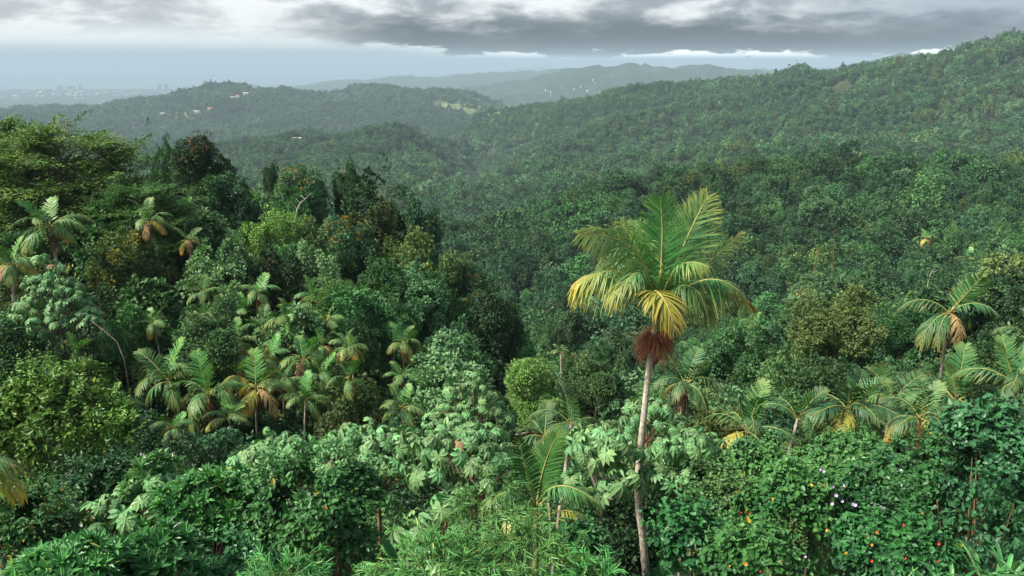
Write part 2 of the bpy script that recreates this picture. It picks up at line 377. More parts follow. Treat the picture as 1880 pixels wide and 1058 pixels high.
# ------------------------------------------------------------------ sea
sm, t = new_mat('sea_water')
pb = nd(t, 'ShaderNodeBsdfPrincipled'); pb.inputs['Base Color'].default_value = (.035, .075, .09, 1); pb.inputs['Roughness'].default_value = .28; pb.inputs['IOR'].default_value = 1.33
nz = nd(t, 'ShaderNodeTexNoise'); nz.inputs['Scale'].default_value = .02; nz.inputs['Detail'].default_value = 5
gp = nd(t, 'ShaderNodeNewGeometry'); t.links.new(gp.outputs['Position'], nz.inputs['Vector'])
bp = nd(t, 'ShaderNodeBump'); bp.inputs['Strength'].default_value = .25; bp.inputs['Distance'].default_value = 3
t.links.new(nz.outputs[0], bp.inputs['Height']); t.links.new(bp.outputs[0], pb.inputs['Normal'])
o = nd(t, 'ShaderNodeOutputMaterial'); t.links.new(pb.outputs[0], o.inputs[0])
mb = MB(); gx = np.linspace(-190000, 190000, 21); gy = np.geomspace(5200, 119500, 24)
GX, GY = np.meshgrid(gx, gy); q = (np.arange(23)[:, None] * 21 + np.arange(20)[None]).ravel()
mb.add(np.stack([GX.ravel(), GY.ravel(), np.zeros(GX.size)], 1), np.stack([q, q + 1, q + 22, q + 21], 1))
sea = mb.obj('sea', sm); tag(sea, 'pale hazy sea beyond the coastal plain', 'sea', kind='structure')

# ------------------------------------------------------------------ haze
hz, t = new_mat('haze_air')
pv = nd(t, 'ShaderNodeVolumePrincipled'); pv.inputs['Color'].default_value = (.39, .50, .60, 1); pv.inputs['Density'].default_value = 1.25e-4; pv.inputs['Anisotropy'].default_value = 0.0
o = nd(t, 'ShaderNodeOutputMaterial'); t.links.new(pv.outputs[0], o.inputs['Volume'])
mb = MB(); box(mb, (0, 61000, -1), (420000, 126000, 930)); haze = mb.obj('haze', hz); tag(haze, 'thin bluish haze filling the valley air', 'haze', kind='stuff')
# ------------------------------------------------------------------ leaf and crown builders
def leaves4(mb, P, D, Nn, L, Wd, mat=0, tint=.5, acc=0., fold=.18, droop=.0):
    """one folded four-cornered leaf per row"""
    n = len(P); D = unit(D); S = unit(np.cross(D, Nn)); Nn = np.cross(S, D)
    L = np.broadcast_to(L, (n,))[:, None]; Wd = np.broadcast_to(Wd, (n,))[:, None]
    m = P + D * L * .48 + Nn * Wd * fold
    V = np.stack([P, m + S * Wd / 2, P + D * L - Nn * L * droop, m - S * Wd / 2], 1)
    F = np.arange(n * 4).reshape(n, 4)
    mb.add(V.reshape(-1, 3), F, mat, np.repeat(np.broadcast_to(tint, (n,)), 4), np.repeat(np.broadcast_to(acc, (n,)), 4))
def leaves6(mb, P, D, Nn, L, Wd, mat=0, tint=.5, acc=0., fold=.2, droop=.12, wide=.35):
    """pointed oval leaf folded on its midrib; wide = where it is broadest"""
    n = len(P); D = unit(D); S = unit(np.cross(D, Nn)); Nn = np.cross(S, D)
    L = np.broadcast_to(L, (n,))[:, None]; Wd = np.broadcast_to(Wd, (n,))[:, None]
    a = P + D * L * wide * .6 + Nn * Wd * fold; b = P + D * L * (wide + .32) + Nn * Wd * fold * .7 - Nn * L * droop * .4
    V = np.stack([P, a + S * Wd * .46, b + S * Wd * .42, P + D * L - Nn * L * droop, b - S * Wd * .42, a - S * Wd * .46], 1)
    k = np.arange(n)[:, None] * 6
    F = np.concatenate([k + np.array([[0, 1, 2, 3]]), k + np.array([[0, 3, 4, 5]])])
    mb.add(V.reshape(-1, 3), F, mat, np.repeat(np.broadcast_to(tint, (n,)), 6), np.repeat(np.broadcast_to(acc, (n,)), 6))
def sph(r, n):
    v = r.normal(size=(n, 3)); return unit(v)
def crown_lobes(r, nl, flat=1.0, top=.0):
    """lobe centres and radii of an uneven crown inside a unit ball"""
    out = []
    for k in range(nl):
        d = sph(r, 1)[0]; d[2] = d[2] * .75 + .12
        rad = r.uniform(.24, .50); out.append((d * (1 - rad) * r.uniform(.8, 1.3), rad))
    out.append((np.array([0, 0, 0]), .5))
    return out
def crown_mesh(name, mats, seed, nclump, per, L, Wd, nl=8, rc=.17, acc_frac=0., acc_top=.2, six=False, up=.22, hang=.15, gap=.25):
    r = np.random.default_rng(seed); mb = MB(); lobes = crown_lobes(r, nl)
    cs, cn = [], []
    while len(cs) < nclump:
        c, rad = lobes[r.integers(len(lobes))]
        d = sph(r, 1)[0]; d[2] = d[2] * .8 + .18; d = d / np.linalg.norm(d)
        p = c + d * rad * r.uniform(.8, 1.05)
        if r.random() < .8 and any(np.linalg.norm(p - c2) < r2 * .78 for c2, r2 in lobes): continue     # keep to the outside
        if vnoise(np.array([p[0] * 2.3 + seed]), np.array([p[1] * 2.3 + p[2] * 2.9]), seed)[0] < gap: continue
        cs.append(p); cn.append(d)
    cs = np.array(cs); cn = np.array(cn)
    far_ = r.random(nclump) < .16; cs[far_] *= r.uniform(1.06, 1.3, (far_.sum(), 1))      # sprigs breaking the outline
    k = np.repeat(np.arange(nclump), per); n = len(k)
    k = k[~far_[k] | (r.random(n) < .5)]; n = len(k)
    rad = rc * r.uniform(.65, 1.25, nclump)[k]
    d = sph(r, n); d = unit(d + cn[k] * .55 + np.array([0, 0, .25]))
    P = cs[k] + d * (rad * r.uniform(.45, 1.0, n) ** .5)[:, None] * np.array([1, 1, .75])
    D = unit(d + sph(r, n) * .7 + np.array([0, 0, -hang])); Nn = unit(d * .45 + cn[k] * .75 + sph(r, n) * .42 + np.array([0, 0, up]))
    tint = np.clip(r.beta(2, 2.4, nclump)[k] * .65 + r.random(n) * .45 - .05, 0, 1)
    ctop = r.random(nclump) < acc_frac * np.clip(1 + (cs[:, 2] - acc_top) * 2.2, 0, 2.5)
    acc = np.where(ctop[k] & (r.random(n) < .55), r.uniform(.35, 1, n), 0)
    ext = np.quantile(np.hypot(P[:, 0], P[:, 1]), .97); P = P - [0, 0, (np.quantile(P[:, 2], .99) + np.quantile(P[:, 2], .01)) / 2]; P = P / np.array([ext, ext, np.quantile(np.abs(P[:, 2]), .98)])     # fill the unit box
    sz = r.uniform(.7, 1.25, n)
    (leaves6 if six else leaves4)(mb, P, D, Nn, L * sz, Wd * sz, 0, tint, acc)
    return mb.mesh(name, mats)
def limbs_mesh(name, seed, mat, nl=6, thick=.05, spread=.55, k=5):
    """unit trunk (0..1 high, ending inside the crown) with limbs"""
    r = np.random.default_rng(seed); mb = MB()
    z = np.linspace(0, 1, 7); wob = np.cumsum(r.normal(0, .018, (7, 2)), 0)
    P = np.column_stack([wob, z]); tube(mb, P, thick * np.array([1.5, 1.05, .95, .85, .7, .5, .25]), k + 1)
    for j in range(nl):
        t0 = r.uniform(.5, .8); b = np.array([np.interp(t0, z, P[:, 0]), np.interp(t0, z, P[:, 1]), t0]); a = r.uniform(0, 6.28)
        d = np.array([math.cos(a), math.sin(a), r.uniform(.15, .4)]); ln = spread * r.uniform(.6, 1.1)
        q = [b, b + d * ln * .35 + [0, 0, .02], b + d * ln * .7 + r.normal(0, .04, 3) * [1, 1, .4], b + d * ln + r.normal(0, .06, 3) * [1, 1, .4]]
        tube(mb, q, thick * np.array([.55, .42, .3, .1]), 4)
    return mb.mesh(name, [mat], smooth=True)

# crown prototypes: near (spur, 35-110 m), middle (110-360 m), far
def crowns(tag_, mats, nclump, per, L, Wd, seeds, **kw):
    return [crown_mesh('crown_' + tag_, [mats], s, nclump, per, L, Wd, **kw) for s in seeds]
HI = {
    'dark': crowns('dark', M['dark'], 250, 72, .078, .042, (1, 2, 3), acc_frac=.004),
    'mid': crowns('mid', M['mid'], 250, 72, .076, .040, (4, 5, 6), acc_frac=.004),
    'bright': crowns('bright', M['bright'], 230, 74, .070, .034, (7, 8), hang=.3),
    'olive': crowns('olive', M['olive'], 230, 70, .076, .040, (9, 10), acc_frac=.006),
    'orange': crowns('orange', M['dark'], 250, 70, .076, .042, (11, 12), acc_frac=.17, acc_top=.3),
    'yellow': crowns('yellow', M['olive'], 250, 70, .074, .040, (13, 14), acc_frac=.17, acc_top=.3),
    'pale': crowns('pale', M['pale'], 170, 58, .105, .058, (15, 16), gap=.34),
}
MID = {
    'dark': crowns('dark', M['dark'], 130, 40, .115, .068, (21, 22, 23), rc=.18),
    'mid': crowns('mid', M['mid'], 130, 40, .11, .062, (24, 25, 26), rc=.18),
    'olive': crowns('olive', M['olive'], 125, 40, .11, .062, (27, 28), rc=.18, acc_frac=.02),
    'bright': crowns('bright', M['bright'], 120, 40, .10, .055, (29,), rc=.18),
    'pale': crowns('pale', M['pale'], 80, 32, .15, .085, (30, 31), rc=.18, gap=.33),
}
FAR = {
    'dark': crowns('dark', M['dark'], 60, 13, .25, .155, (41, 42, 43), nl=6, rc=.2),
    'mid': crowns('mid', M['mid'], 60, 13, .24, .15, (44, 45), nl=6, rc=.2),
    'olive': crowns('olive', M['olive'], 60, 13, .24, .15, (46, 47), nl=6, rc=.2),
    'pale': crowns('pale', M['pale'], 50, 12, .27, .165, (48,), nl=6, rc=.2),
}
LIMBS = [limbs_mesh('trunk', 60 + k, M['bark'], 7) for k in range(3)] + [limbs_mesh('trunk', 70, M['bark_pale'], 8)]
LIMB_LO = [limbs_mesh('trunk', 80 + k, M['bark'], 3, .045, .5, 3) for k in range(2)]

def tree(name, label, crown_me, limb_me, base, top_z, w, h, cat='tree', group=None, crown_xy=(0, 0), rz=None, d=None):
    """base = ground point, crown h tall and w wide with its top at top_z"""
    rz = random.uniform(0, 6.28) if rz is None else rz
    tr = thing(name, label, cat, base, group)
    H = top_z - base[2]
    tk = link('trunk', limb_me, tr); th = max(H - h * .45, .5); tk.scale = (w * .5 + .3, w * .5 + .3, th); tk.rotation_euler = (0, 0, rz)
    if crown_xy != (0, 0): tk.rotation_euler = (math.atan2(-crown_xy[1], th) , math.atan2(crown_xy[0], th), rz)
    cr = link('crown', crown_me, tr); cr.location = (crown_xy[0], crown_xy[1], H - h / 2); cr.scale = (w / 2, (d or w) / 2, h / 2); cr.rotation_euler = (0, 0, rz)
    cr['kind'] = 'stuff'
    return tr
def tree_px(name, label, kind, u, vt, vb, w, Y, k=0, limb=None, group=None, LIB=HI, cat='tree'):
    s = mpp((vt + vb) / 2, Y); top = at(u, vt, Y); h = (vb - vt) * s * 1.08; wd = w * s * 1.12
    g = ground(top.x, Y)
    return tree(name, label, LIB[kind][k % len(LIB[kind])], LIMBS[(k if limb is None else limb) % len(LIMBS)], (top.x, Y, g - .2), top.z, wd, max(h, .6 * wd), cat, group)

# ------------------------------------------------------------------ the trees on the spur across the gully, one by one
KEEP = []       # (u, v, radius px, depth): sight lines that scattered trees must leave open
OCC = []                                    # (x, y, radius) of hand-placed plants
SP_T = [
 ('dark', 290, 264, 425, 62, 72, 'narrow dark tree between the feathery tree and the round-headed tree'),
 ('orange', 367, 252, 352, 92, 70, 'round-headed dark tree with rusty tips rising highest on the spur'),
 ('dark', 335, 300, 400, 60, 73, 'dark bushy tree tucked beside the round-headed tree'),
 ('mid', 372, 330, 445, 95, 66, 'dense green tree directly beneath the round-headed tree'),
 ('dark', 432, 325, 450, 96, 67, 'glossy dark tree sloping down from the round-headed tree'),
 ('dark', 496, 302, 352, 34, 76, 'small dark sprig-like treetop standing alone before the hazy hill'),
 ('orange', 556, 306, 392, 82, 71, 'rounded tree flushed orange-brown over its whole top'),
 ('mid', 520, 345, 450, 74, 66, 'green tree leaning against the orange-brown rounded tree'),
 ('dark', 634, 303, 420, 48, 73, 'spire-like dark tree with a narrow pointed top'),
 ('dark', 692, 322, 470, 128, 69, 'broad dark tree that forms the shoulder of the spur'),
 ('olive', 684, 376, 480, 100, 62, 'yellowish olive tree in front of the broad dark tree'),
 ('dark', 752, 368, 520, 100, 68, 'dark tree falling away toward the valley from the shoulder'),
 ('orange', 630, 404, 510, 95, 58, 'dark tree with a diagonal streak of orange young leaves'),
 ('olive', 735, 430, 560, 105, 60, 'olive-green tree at the edge of the valley gap'),
 ('mid', 700, 480, 620, 95, 55, 'tall green tree with trunk showing in the shade'),
 ('bright', 487, 394, 525, 112, 56, 'fine-leaved bright green tree with pale bare branches showing'),
 ('yellow', 195, 432, 600, 150, 46, 'large tree covered in mustard-yellow blossom'),
 ('mid', 232, 405, 500, 90, 52, 'green tree above the mustard-yellow blossoming tree'),
 ('olive', 312, 475, 590, 92, 47, 'olive tree to one side of the mustard-yellow tree'),
 ('pale', 408, 440, 580, 95, 48, 'pale green loose-leaved tree with small clustered leaves'),
 ('mid', 350, 440, 530, 80, 53, 'green tree behind the pale loose-leaved tree'),
 ('pale', 570, 455, 570, 84, 50, 'light green straggly tree with crooked twigs on the spur'),
 ('mid', 362, 588, 712, 130, 39, 'dense dome-shaped green tree among the leaning palms'),
 ('bright', 600, 520, 600, 90, 47, 'fresh green low tree in the palm thicket'),
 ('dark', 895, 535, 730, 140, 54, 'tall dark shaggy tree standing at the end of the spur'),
 ('orange', 868, 488, 600, 88, 60, 'dark tree with brownish orange top at the spur end'),
 ('olive', 820, 470, 620, 95, 60, 'olive tree with yellow sprays beside the brownish one'),
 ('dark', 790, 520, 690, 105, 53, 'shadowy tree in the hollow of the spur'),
 ('mid', 725, 560, 700, 80, 46, 'leafy green tree above the two small yellowing palms'),
 ('mid', 640, 590, 720, 80, 43, 'leafy green tree in the middle of the palm thicket'),
 ('mid', 220, 570, 720, 105, 40, 'green tree with thin pale stem under the yellow-blossom tree'),
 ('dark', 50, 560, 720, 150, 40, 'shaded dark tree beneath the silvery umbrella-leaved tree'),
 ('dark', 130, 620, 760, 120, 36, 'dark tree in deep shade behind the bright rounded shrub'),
 ('bright', 985, 662, 775, 128, 36, 'bright rounded bush-like tree in the bottom of the hollow'),
 ('mid', 1078, 665, 770, 95, 37, 'rounded green tree beside the bright bush-like tree'),
 ('mid', 30, 430, 540, 110, 50, 'green tree under the feathery flat-topped tree'),
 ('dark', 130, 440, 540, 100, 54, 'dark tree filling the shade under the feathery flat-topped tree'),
 ('mid', 560, 400, 500, 80, 62, 'mid-green tree between the bright tree and the orange-streaked one'),
 ('dark', 440, 420, 540, 84, 60, 'dark tree behind the fine-leaved bright tree'),
 ('pale', 1045, 566, 645, 60, 72, 'pale loose-leaved tree standing out in the dark hollow'),
 ('pale', 1140, 612, 675, 62, 66, 'pale loose-leaved tree beside the top of the tall palm trunk'),
 ('pale', 1500, 345, 400, 60, 240, 'pale umbrella tree high on the slope behind the palm'),
]
for k, (kind, u, vt, vb, w, Y, lab) in enumerate(SP_T):
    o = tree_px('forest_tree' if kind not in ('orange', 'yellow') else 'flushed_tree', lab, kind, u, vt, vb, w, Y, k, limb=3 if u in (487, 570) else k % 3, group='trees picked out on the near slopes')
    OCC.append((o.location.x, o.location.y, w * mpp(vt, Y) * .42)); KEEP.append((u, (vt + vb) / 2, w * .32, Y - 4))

# feathery flat-tiered trees at the left
def feathery_mesh(seed, tiers=120, per=560):
    r = np.random.default_rng(seed); mb = MB(); br = MB()
    tube(br, [[0, 0, -1.6], [.03, 0, -.8], [0, .05, -.2], [.05, 0, .55]], [.05, .04, .03, .01], 7)
    for k in range(tiers):
        z = r.uniform(-.9, .9); a = r.uniform(0, 6.28); reach = math.sqrt(max(.06, 1 - max(z, 0) ** 2)) * r.uniform(.35, 1.0) ** .6 * r.uniform(.85, 1.12)
        c = np.array([math.cos(a) * reach * .72, math.sin(a) * reach * .72, z]); b = np.array([0, 0, z - .5 * r.uniform(.5, 1)])
        tip = np.array([math.cos(a) * reach, math.sin(a) * reach, z + r.uniform(.0, .22)])
        tube(br, [b, (b + c) / 2 + [0, 0, .04], c, tip], [.012, .010, .006, .002], 4)
        rad = r.uniform(.15, .28)
        for q in range(6):                       # twigs carrying flat sprays
            e = c + np.array([r.normal(0, rad), r.normal(0, rad), r.normal(0, .07)]) + (tip - c) * r.uniform(-.3, 1.0)
            n = per // 6; dd = e - c * .9; dd[2] = abs(dd[2]) * .5 + .05; dd = unit(dd)
            s = unit(np.cross(dd, [0, 0, 1])); u1 = r.normal(0, .4, n); u2 = r.random(n)
            P = c + (e - c) * u2[:, None] + s * (u1 * rad * .55)[:, None] + dd * (r.normal(0, .05, n))[:, None] + np.array([0, 0, 1.]) * r.normal(0, .022, n)[:, None]
            P[:, 2] += .08 * u2 - np.abs(u1) * .05
            D = unit(dd + s * (u1 * 2)[:, None] + sph(r, n) * .6); Nn = unit(np.array([0, 0, .8]) + unit(c) * .5 + sph(r, n) * .5)
            leaves4(mb, P, D, Nn, .050 * r.uniform(.7, 1.25, n), .020, 0, np.clip(r.random() * .6 + r.random(n) * .45, 0, 1), 0.)
    return mb.mesh('crown', [M['feather']]), br.mesh('trunk', [M['bark']], True)
FTH = [feathery_mesh(90), feathery_mesh(91, 90, 480)]
for (u, vt, vb, w, Y, k, lab) in [
        (105, 228, 470, 330, 56, 0, 'wide feathery tree with flat tiered branches against the hazy hills'),
        (262, 335, 480, 185, 52, 1, 'smaller feathery tiered tree stepping down from the wide one'),
        (-30, 215, 430, 200, 62, 1, 'feathery tree cut off by the picture edge behind the wide one')]:
    s = mpp((vt + vb) / 2, Y); top = at(u, vt, Y); g = ground(top.x, Y)
    tr = thing('feathery_tree', lab, 'tree', (top.x, Y, g - .2), 'feathery tiered trees')
    h = (vb - vt) * s; w_ = w * s
    for nm, me in (('crown', FTH[k][0]), ('trunk', FTH[k][1])):
        c = link(nm, me, tr); c.location = (0, 0, top.z - g - h * .5); c.scale = (w_ / 2, w_ / 2, h / 2); c.rotation_euler = (0, 0, k * 1.3 + u * .01)
        if nm == 'crown': c['kind'] = 'stuff'
    tk = MB(); tube(tk, [[0, 0, 0], [.1, 0, (top.z - g - h) * .6], [0, 0, top.z - g - h * .9]], [.34, .28, .22], 8); tk.obj('trunk', M['bark'], tr, True)
    OCC.append((top.x, Y, w_ * .3))

# ------------------------------------------------------------------ where the palms stand
SPUR = 'small palms in the thicket on the spur'
PALMS = [
 ('palm with broad glossy fronds below the wide feathery tree', 92, 418, 118, 44, 'y'),
 ('slim palm with brown trunk beside the smaller feathery tree', 274, 408, 78, 48, 'd'),
 ('palm with drooping fronds at the picture edge above the silvery tree', 22, 488, 100, 40, 'd'),
 ('palm showing one upright fan of fronds behind the feathery branches', 338, 385, 54, 54, 'g'),
 ('palm half hidden by the olive tree near the yellow-blossom tree', 346, 442, 60, 50, 'y'),
 ('slender palm with long bare trunk left of the dome-shaped tree', 282, 592, 62, 40, 'y'),
 ('palm over a small yellowed palm beside the pale loose-leaved tree', 372, 538, 66, 44, 'g'),
 ('little yellowed palm under another palm near the pale tree', 374, 578, 40, 43, 'd'),
 ('palm with two wide fronds below the fine-leaved bright tree', 474, 540, 78, 46, 'y'),
 ('tall palm with reddish trunk in the middle of the palm thicket', 528, 588, 84, 43, 'y'),
 ('dark palm crowding the tall reddish-trunked palm', 488, 606, 82, 44, 'g'),
 ('palm with tan hanging frond beside the dome-shaped tree', 434, 632, 84, 41, 'd'),
 ('palm with grey-green upright frond under the reddish-trunked palm', 492, 660, 82, 40, 'y'),
 ('leaning palm with yellow drooping tips right of the thicket', 600, 592, 78, 44, 'd'),
 ('palm with arching fronds right of the grey-green one', 556, 662, 86, 40, 'y'),
 ('palm with broken yellow fronds behind the arching palm', 592, 636, 70, 42, 'y'),
 ('big spreading palm under the dome-shaped tree', 312, 700, 122, 36, 'g'),
 ('big palm with yellow-tipped curtain of fronds below the dome-shaped tree', 384, 728, 128, 35, 'y'),
 ('ragged palm with many hanging dry fronds', 470, 716, 120, 36, 'd'),
 ('small palm with golden lower fronds in front of the leafy green tree', 640, 696, 86, 38, 'y'),
 ('small palm with yellow fronds under the leafy tree by the spur end', 740, 632, 66, 44, 'y'),
 ('lowest of two small yellow-tipped palms by the umbrella-leaved tree', 736, 690, 66, 41, 'y'),
 ('palm with an orange dry frond near the shadowy hollow', 655, 548, 70, 47, 'd'),
 ('low dark palm in the shade with one orange frond', 318, 786, 64, 32, 'd'),
 ('low palm peeping above the umbrella-leaved shrubs', 738, 750, 80, 31, 'g'),
 ('yellow-green palm squeezed between the reddish-trunked and grey-green palms', 520, 628, 84, 42, 'y'),
 ('palm with pale new frond low in the middle of the thicket', 548, 620, 74, 43, 'g'),
 ('palm with wide golden fronds behind the ragged palm', 440, 690, 96, 38, 'y'),
 ('palm leaning out from under the arching palm', 520, 700, 90, 38, 'y'),
 ('dark green palm under the leafy tree in the thicket', 590, 690, 84, 39, 'g'),
 ('young bright palm at the foot of the thicket', 560, 735, 84, 36, 'g'),
 ('palm filling the gap right of the thicket', 640, 640, 76, 41, 'y'),
 ('short palm with spread fronds near the foot of the dome-shaped tree', 420, 770, 84, 34, 'g'),
 ('palm with drooping frond above the thicket by the pale tree', 440, 580, 70, 45, 'g'),
 ('small palm high in the thicket below the straggly tree', 575, 545, 66, 47, 'y'),
 ('shaded palm behind the bright rounded shrub', 205, 745, 84, 32, 'y'),
 ('dark palm deep in shade above the bright rounded shrub', 140, 655, 90, 36, 'g'),
]
PALR = [
 ('solitary palm with a rusty beard of fibres standing above the row', 1742, 575, 150, 27, 'd', None),
 ('palm with one upright frond just behind the tall palm trunk', 1258, 705, 132, 24, 'y', 9),
 ('dark leafy palm with tan stump of a frond above the vines', 1372, 792, 150, 20, 'y', 12),
 ('palm with two dark upright fronds between two fuller palms', 1464, 768, 135, 21, 'g', 9),
 ('full palm with pale dried frond hanging below its heart', 1556, 752, 165, 21, 'd', 12),
 ('palm with deep green fronds behind the yellowing palm', 1640, 732, 130, 24, 'g', 11),
 ('palm with golden yellow and whitish dead fronds', 1690, 768, 140, 18, 'd', 8),
 ('broad dark palm right behind the golden yellow palm', 1755, 738, 155, 23, 'g', 12),
 ('tall-fronded dark palm at the picture edge', 1862, 706, 160, 22, 'g', 12),
 ('palm partly cut off at the picture edge above the dark one', 1890, 625, 100, 29, 'g', 9),
 ('palm with grey feathery fronds sticking up between umbrella-leaved shrubs', 1048, 778, 130, 17, 'g', 8),
 ('dark palm with a sideways frond behind the feathery palm', 1000, 800, 120, 18, 'g', 7),
]
for e in PALMS: KEEP.append((e[1], e[2] - e[3] * .05, e[3] * .36, e[4] + .5))
for e in PALR: KEEP.append((e[1], e[2] - e[3] * .1, e[3] * .4, e[4] + 1))
KEEP.append((100, 540, 90, 38)); KEEP.append((862, 735, 90, 20))

# ------------------------------------------------------------------ scattered forest
def species(r, x, y, near=False):
    n = fbm(np.array([x / 60.]), np.array([y / 60.]), 33, 3)[0]
    q = r.random() + (n - .5) * .8
    if y < 95 and x < 8: q += .30
    if q < .52: return 'dark'
    if q < .84: return 'mid'
    if q < .93: return 'olive'
    return 'pale'
# what the camera can see of the canopy
NS, NY = 260, 420
sgrid = np.linspace(-.85, .85, NS); ygrid = np.geomspace(30, 9000, NY)
SG, YG = np.meshgrid(sgrid, ygrid); ZG = ground_np((SG * YG).ravel(), YG.ravel()).reshape(NY, NS)
EG = (ZG - CAMZ + 2) / YG; HORZ = np.maximum.accumulate(EG, axis=0)
def visible(x, y, z, h):
    s = x / y; i = np.clip(((s + .85) / 1.7 * (NS - 1)).round().astype(int), 0, NS - 1)
    j = np.clip(np.searchsorted(ygrid, y * .96) - 1, 0, NY - 1)
    return (np.abs(s) < .80) & ((z + h - CAMZ) / y > HORZ[j, i] - 6.0 / np.maximum(y, 60) * .6)
def scatter(y0, y1, spacing, r):
    """jittered positions in the viewing fan"""
    out = []; y = y0
    while y < y1:
        sp = spacing(y); n = int(1.62 * y / sp) + 1
        xs = (np.arange(n) + r.uniform(-.42, .42, n) - n / 2) * sp; ys = y + r.uniform(-.42, .42, n) * sp
        out.append(np.column_stack([xs, ys])); y += sp
    return np.concatenate(out)
r = np.random.default_rng(5)
near_pts = scatter(40, 420, lambda y: np.interp(y, [40, 100, 200, 420], [3.1, 4.5, 6.8, 8.5]), r)
z = ground_np(near_pts[:, 0], near_pts[:, 1]); vis = visible(near_pts[:, 0], near_pts[:, 1], z, 8)
u_, v_ = to_px(near_pts[:, 0], near_pts[:, 1], z + 6)
near_pts = near_pts[vis & (u_ > -60) & (u_ < 1940) & (v_ < 800)]; z = ground_np(near_pts[:, 0], near_pts[:, 1])
keep = []
for i, (x, y) in enumerate(near_pts):
    if all((x - a) ** 2 + (y - b) ** 2 > c * c for a, b, c in OCC): keep.append(i)
near_pts = near_pts[keep]; z = z[keep]
hgt = (5.0 + 5.5 * r.random(len(near_pts)) ** 1.5) * np.where((near_pts[:, 0] < -2) & (near_pts[:, 1] < 110), .85, 1.0) * np.interp(near_pts[:, 1], [40, 90, 160], [.66, .88, 1.0])
wid = np.interp(near_pts[:, 1], [40, 100, 200, 420], [4.4, 6.0, 7.6, 9.4]) * np.clip(r.lognormal(-.04, .40, len(near_pts)), .5, 2.3) * np.where((near_pts[:, 0] > -2) & (near_pts[:, 1] < 120), .78, 1.0)
def clear(x, y, zc, w):
    u, v = to_px(x, y, zc); rp = w / 2 / mpp(v, y)
    return all(y > d or math.hypot(u - a, v - b) > rr + rp * .62 for a, b, rr, d in KEEP)
sel = np.array([near_pts[i, 1] > 95 or clear(near_pts[i, 0], near_pts[i, 1], z[i] + hgt[i] - wid[i] * .3, wid[i]) for i in range(len(near_pts))])
near_pts = near_pts[sel]; z = z[sel]; hgt = hgt[sel]; wid = wid[sel]
order = np.argsort(near_pts[:, 1]); cnt = 0; rest = []
LMK = [(1210, 480, 'the tall palm crown'), (1190, 800, 'the tall palm trunk'), (110, 340, 'the wide feathery tree'), (367, 295, 'the round-headed rusty-tipped tree'), (556, 345, 'the orange-brown rounded tree'), (692, 380, 'the broad shoulder tree'), (487, 450, 'the fine-leaved bright tree'), (195, 510, 'the mustard-yellow tree'), (100, 540, 'the silvery umbrella-leaved tree'), (362, 650, 'the dome-shaped tree'), (895, 620, 'the shaggy spur-end tree'), (985, 715, 'the bright bush-like tree'), (1045, 600, 'the pale tree in the hollow'), (1742, 575, 'the solitary bearded palm'), (1258, 705, 'the palm behind the tall trunk'), (1556, 742, 'the full palm with dried frond'), (1690, 768, 'the golden yellow palm'), (1858, 690, 'the tall-fronded edge palm'), (470, 716, 'the ragged palm'), (630, 450, 'the orange-streaked tree'), (1500, 370, 'the pale slope umbrella tree'), (1372, 792, 'the dark leafy palm'), (1500, 465, 'the reddish snag'), (528, 588, 'the reddish-trunked palm'), (740, 632, 'the small yellow-tipped palms'), (290, 340, 'the narrow dark tree'), (1140, 640, 'the pale tree by the palm trunk')]
def near_what(u, v):
    d, a, b, nm = min((math.hypot(u - a, v - b), a, b, nm) for a, b, nm in LMK)
    far_ = 'close' if d < 70 else 'a short way' if d < 150 else 'well' if d < 300 else 'far'
    side = ('right of' if u > a else 'left of') if abs(u - a) > abs(v - b) else ('below' if v > b else 'above')
    return (far_ + ' ' + side if far_ != 'close' or side in ('right of', 'left of') else 'just ' + side).replace('close right', 'just right').replace('close left', 'just left') + ' ' + nm, nm
PLACE = lambda u, y: ('on the spur beneath the feathery tree' if y < 100 else 'in the valley gap past the spur') if u < 900 else ('in the dark hollow beside the tall palm trunk' if (u < 1300 and y < 130) else 'on the hollow side beyond the row of palms' if y < 130 else 'on the wooded slope behind the tall palm')
ADJ = {'dark': 'dark green round-headed', 'mid': 'mid-green leafy', 'olive': 'olive-tinged bushy', 'pale': 'pale silvery-green loose'}
for i in order:
    x, y = near_pts[i]; sp = species(r, x, y)
    if cnt < 300:
        u, v = to_px(x, y, z[i]); lib = HI if y < 85 else MID
        me = lib[sp][r.integers(len(lib[sp]))]
        u, v = to_px(x, y, z[i] + hgt[i] * .8); wh, nm = near_what(u, v); size = 'small' if wid[i] < 4 else 'large' if wid[i] > 6 else 'middling'; lab = f'{size} {ADJ[sp]} tree {wh}'
        tree('forest_tree', lab, me, LIMB_LO[i % 2], (x, y, z[i] - .2), z[i] + hgt[i] + .25 * wid[i], wid[i], wid[i] * r.uniform(.85, 1.2), 'tree', f'forest trees around {nm}')
        cnt += 1
    else: rest.append((x, y, z[i], hgt[i], wid[i], sp, 1))
print('individual forest trees', cnt, 'rest', len(rest))

# low bushes closing the gaps under the palms and trees
bush = scatter(19, 75, lambda y: 1.5 + .022 * y, r); zb = ground_np(bush[:, 0], bush[:, 1]); nb_ = len(bush)
wb = r.uniform(1.7, 3.1, nb_) * np.interp(bush[:, 1], [19, 40, 75], [.85, 1.1, 1.4]); hb = wb * r.uniform(.75, 1.25, nb_)
for i in range(nb_):
    if clear(bush[i, 0], bush[i, 1], zb[i] + hb[i] * .6, wb[i] * .6): rest.append((bush[i, 0], bush[i, 1], zb[i], hb[i] * .75, wb[i], ('dark', 'mid', 'mid', 'olive', 'pale')[r.integers(5)] if bush[i, 1] < 55 else 'dark', 1))
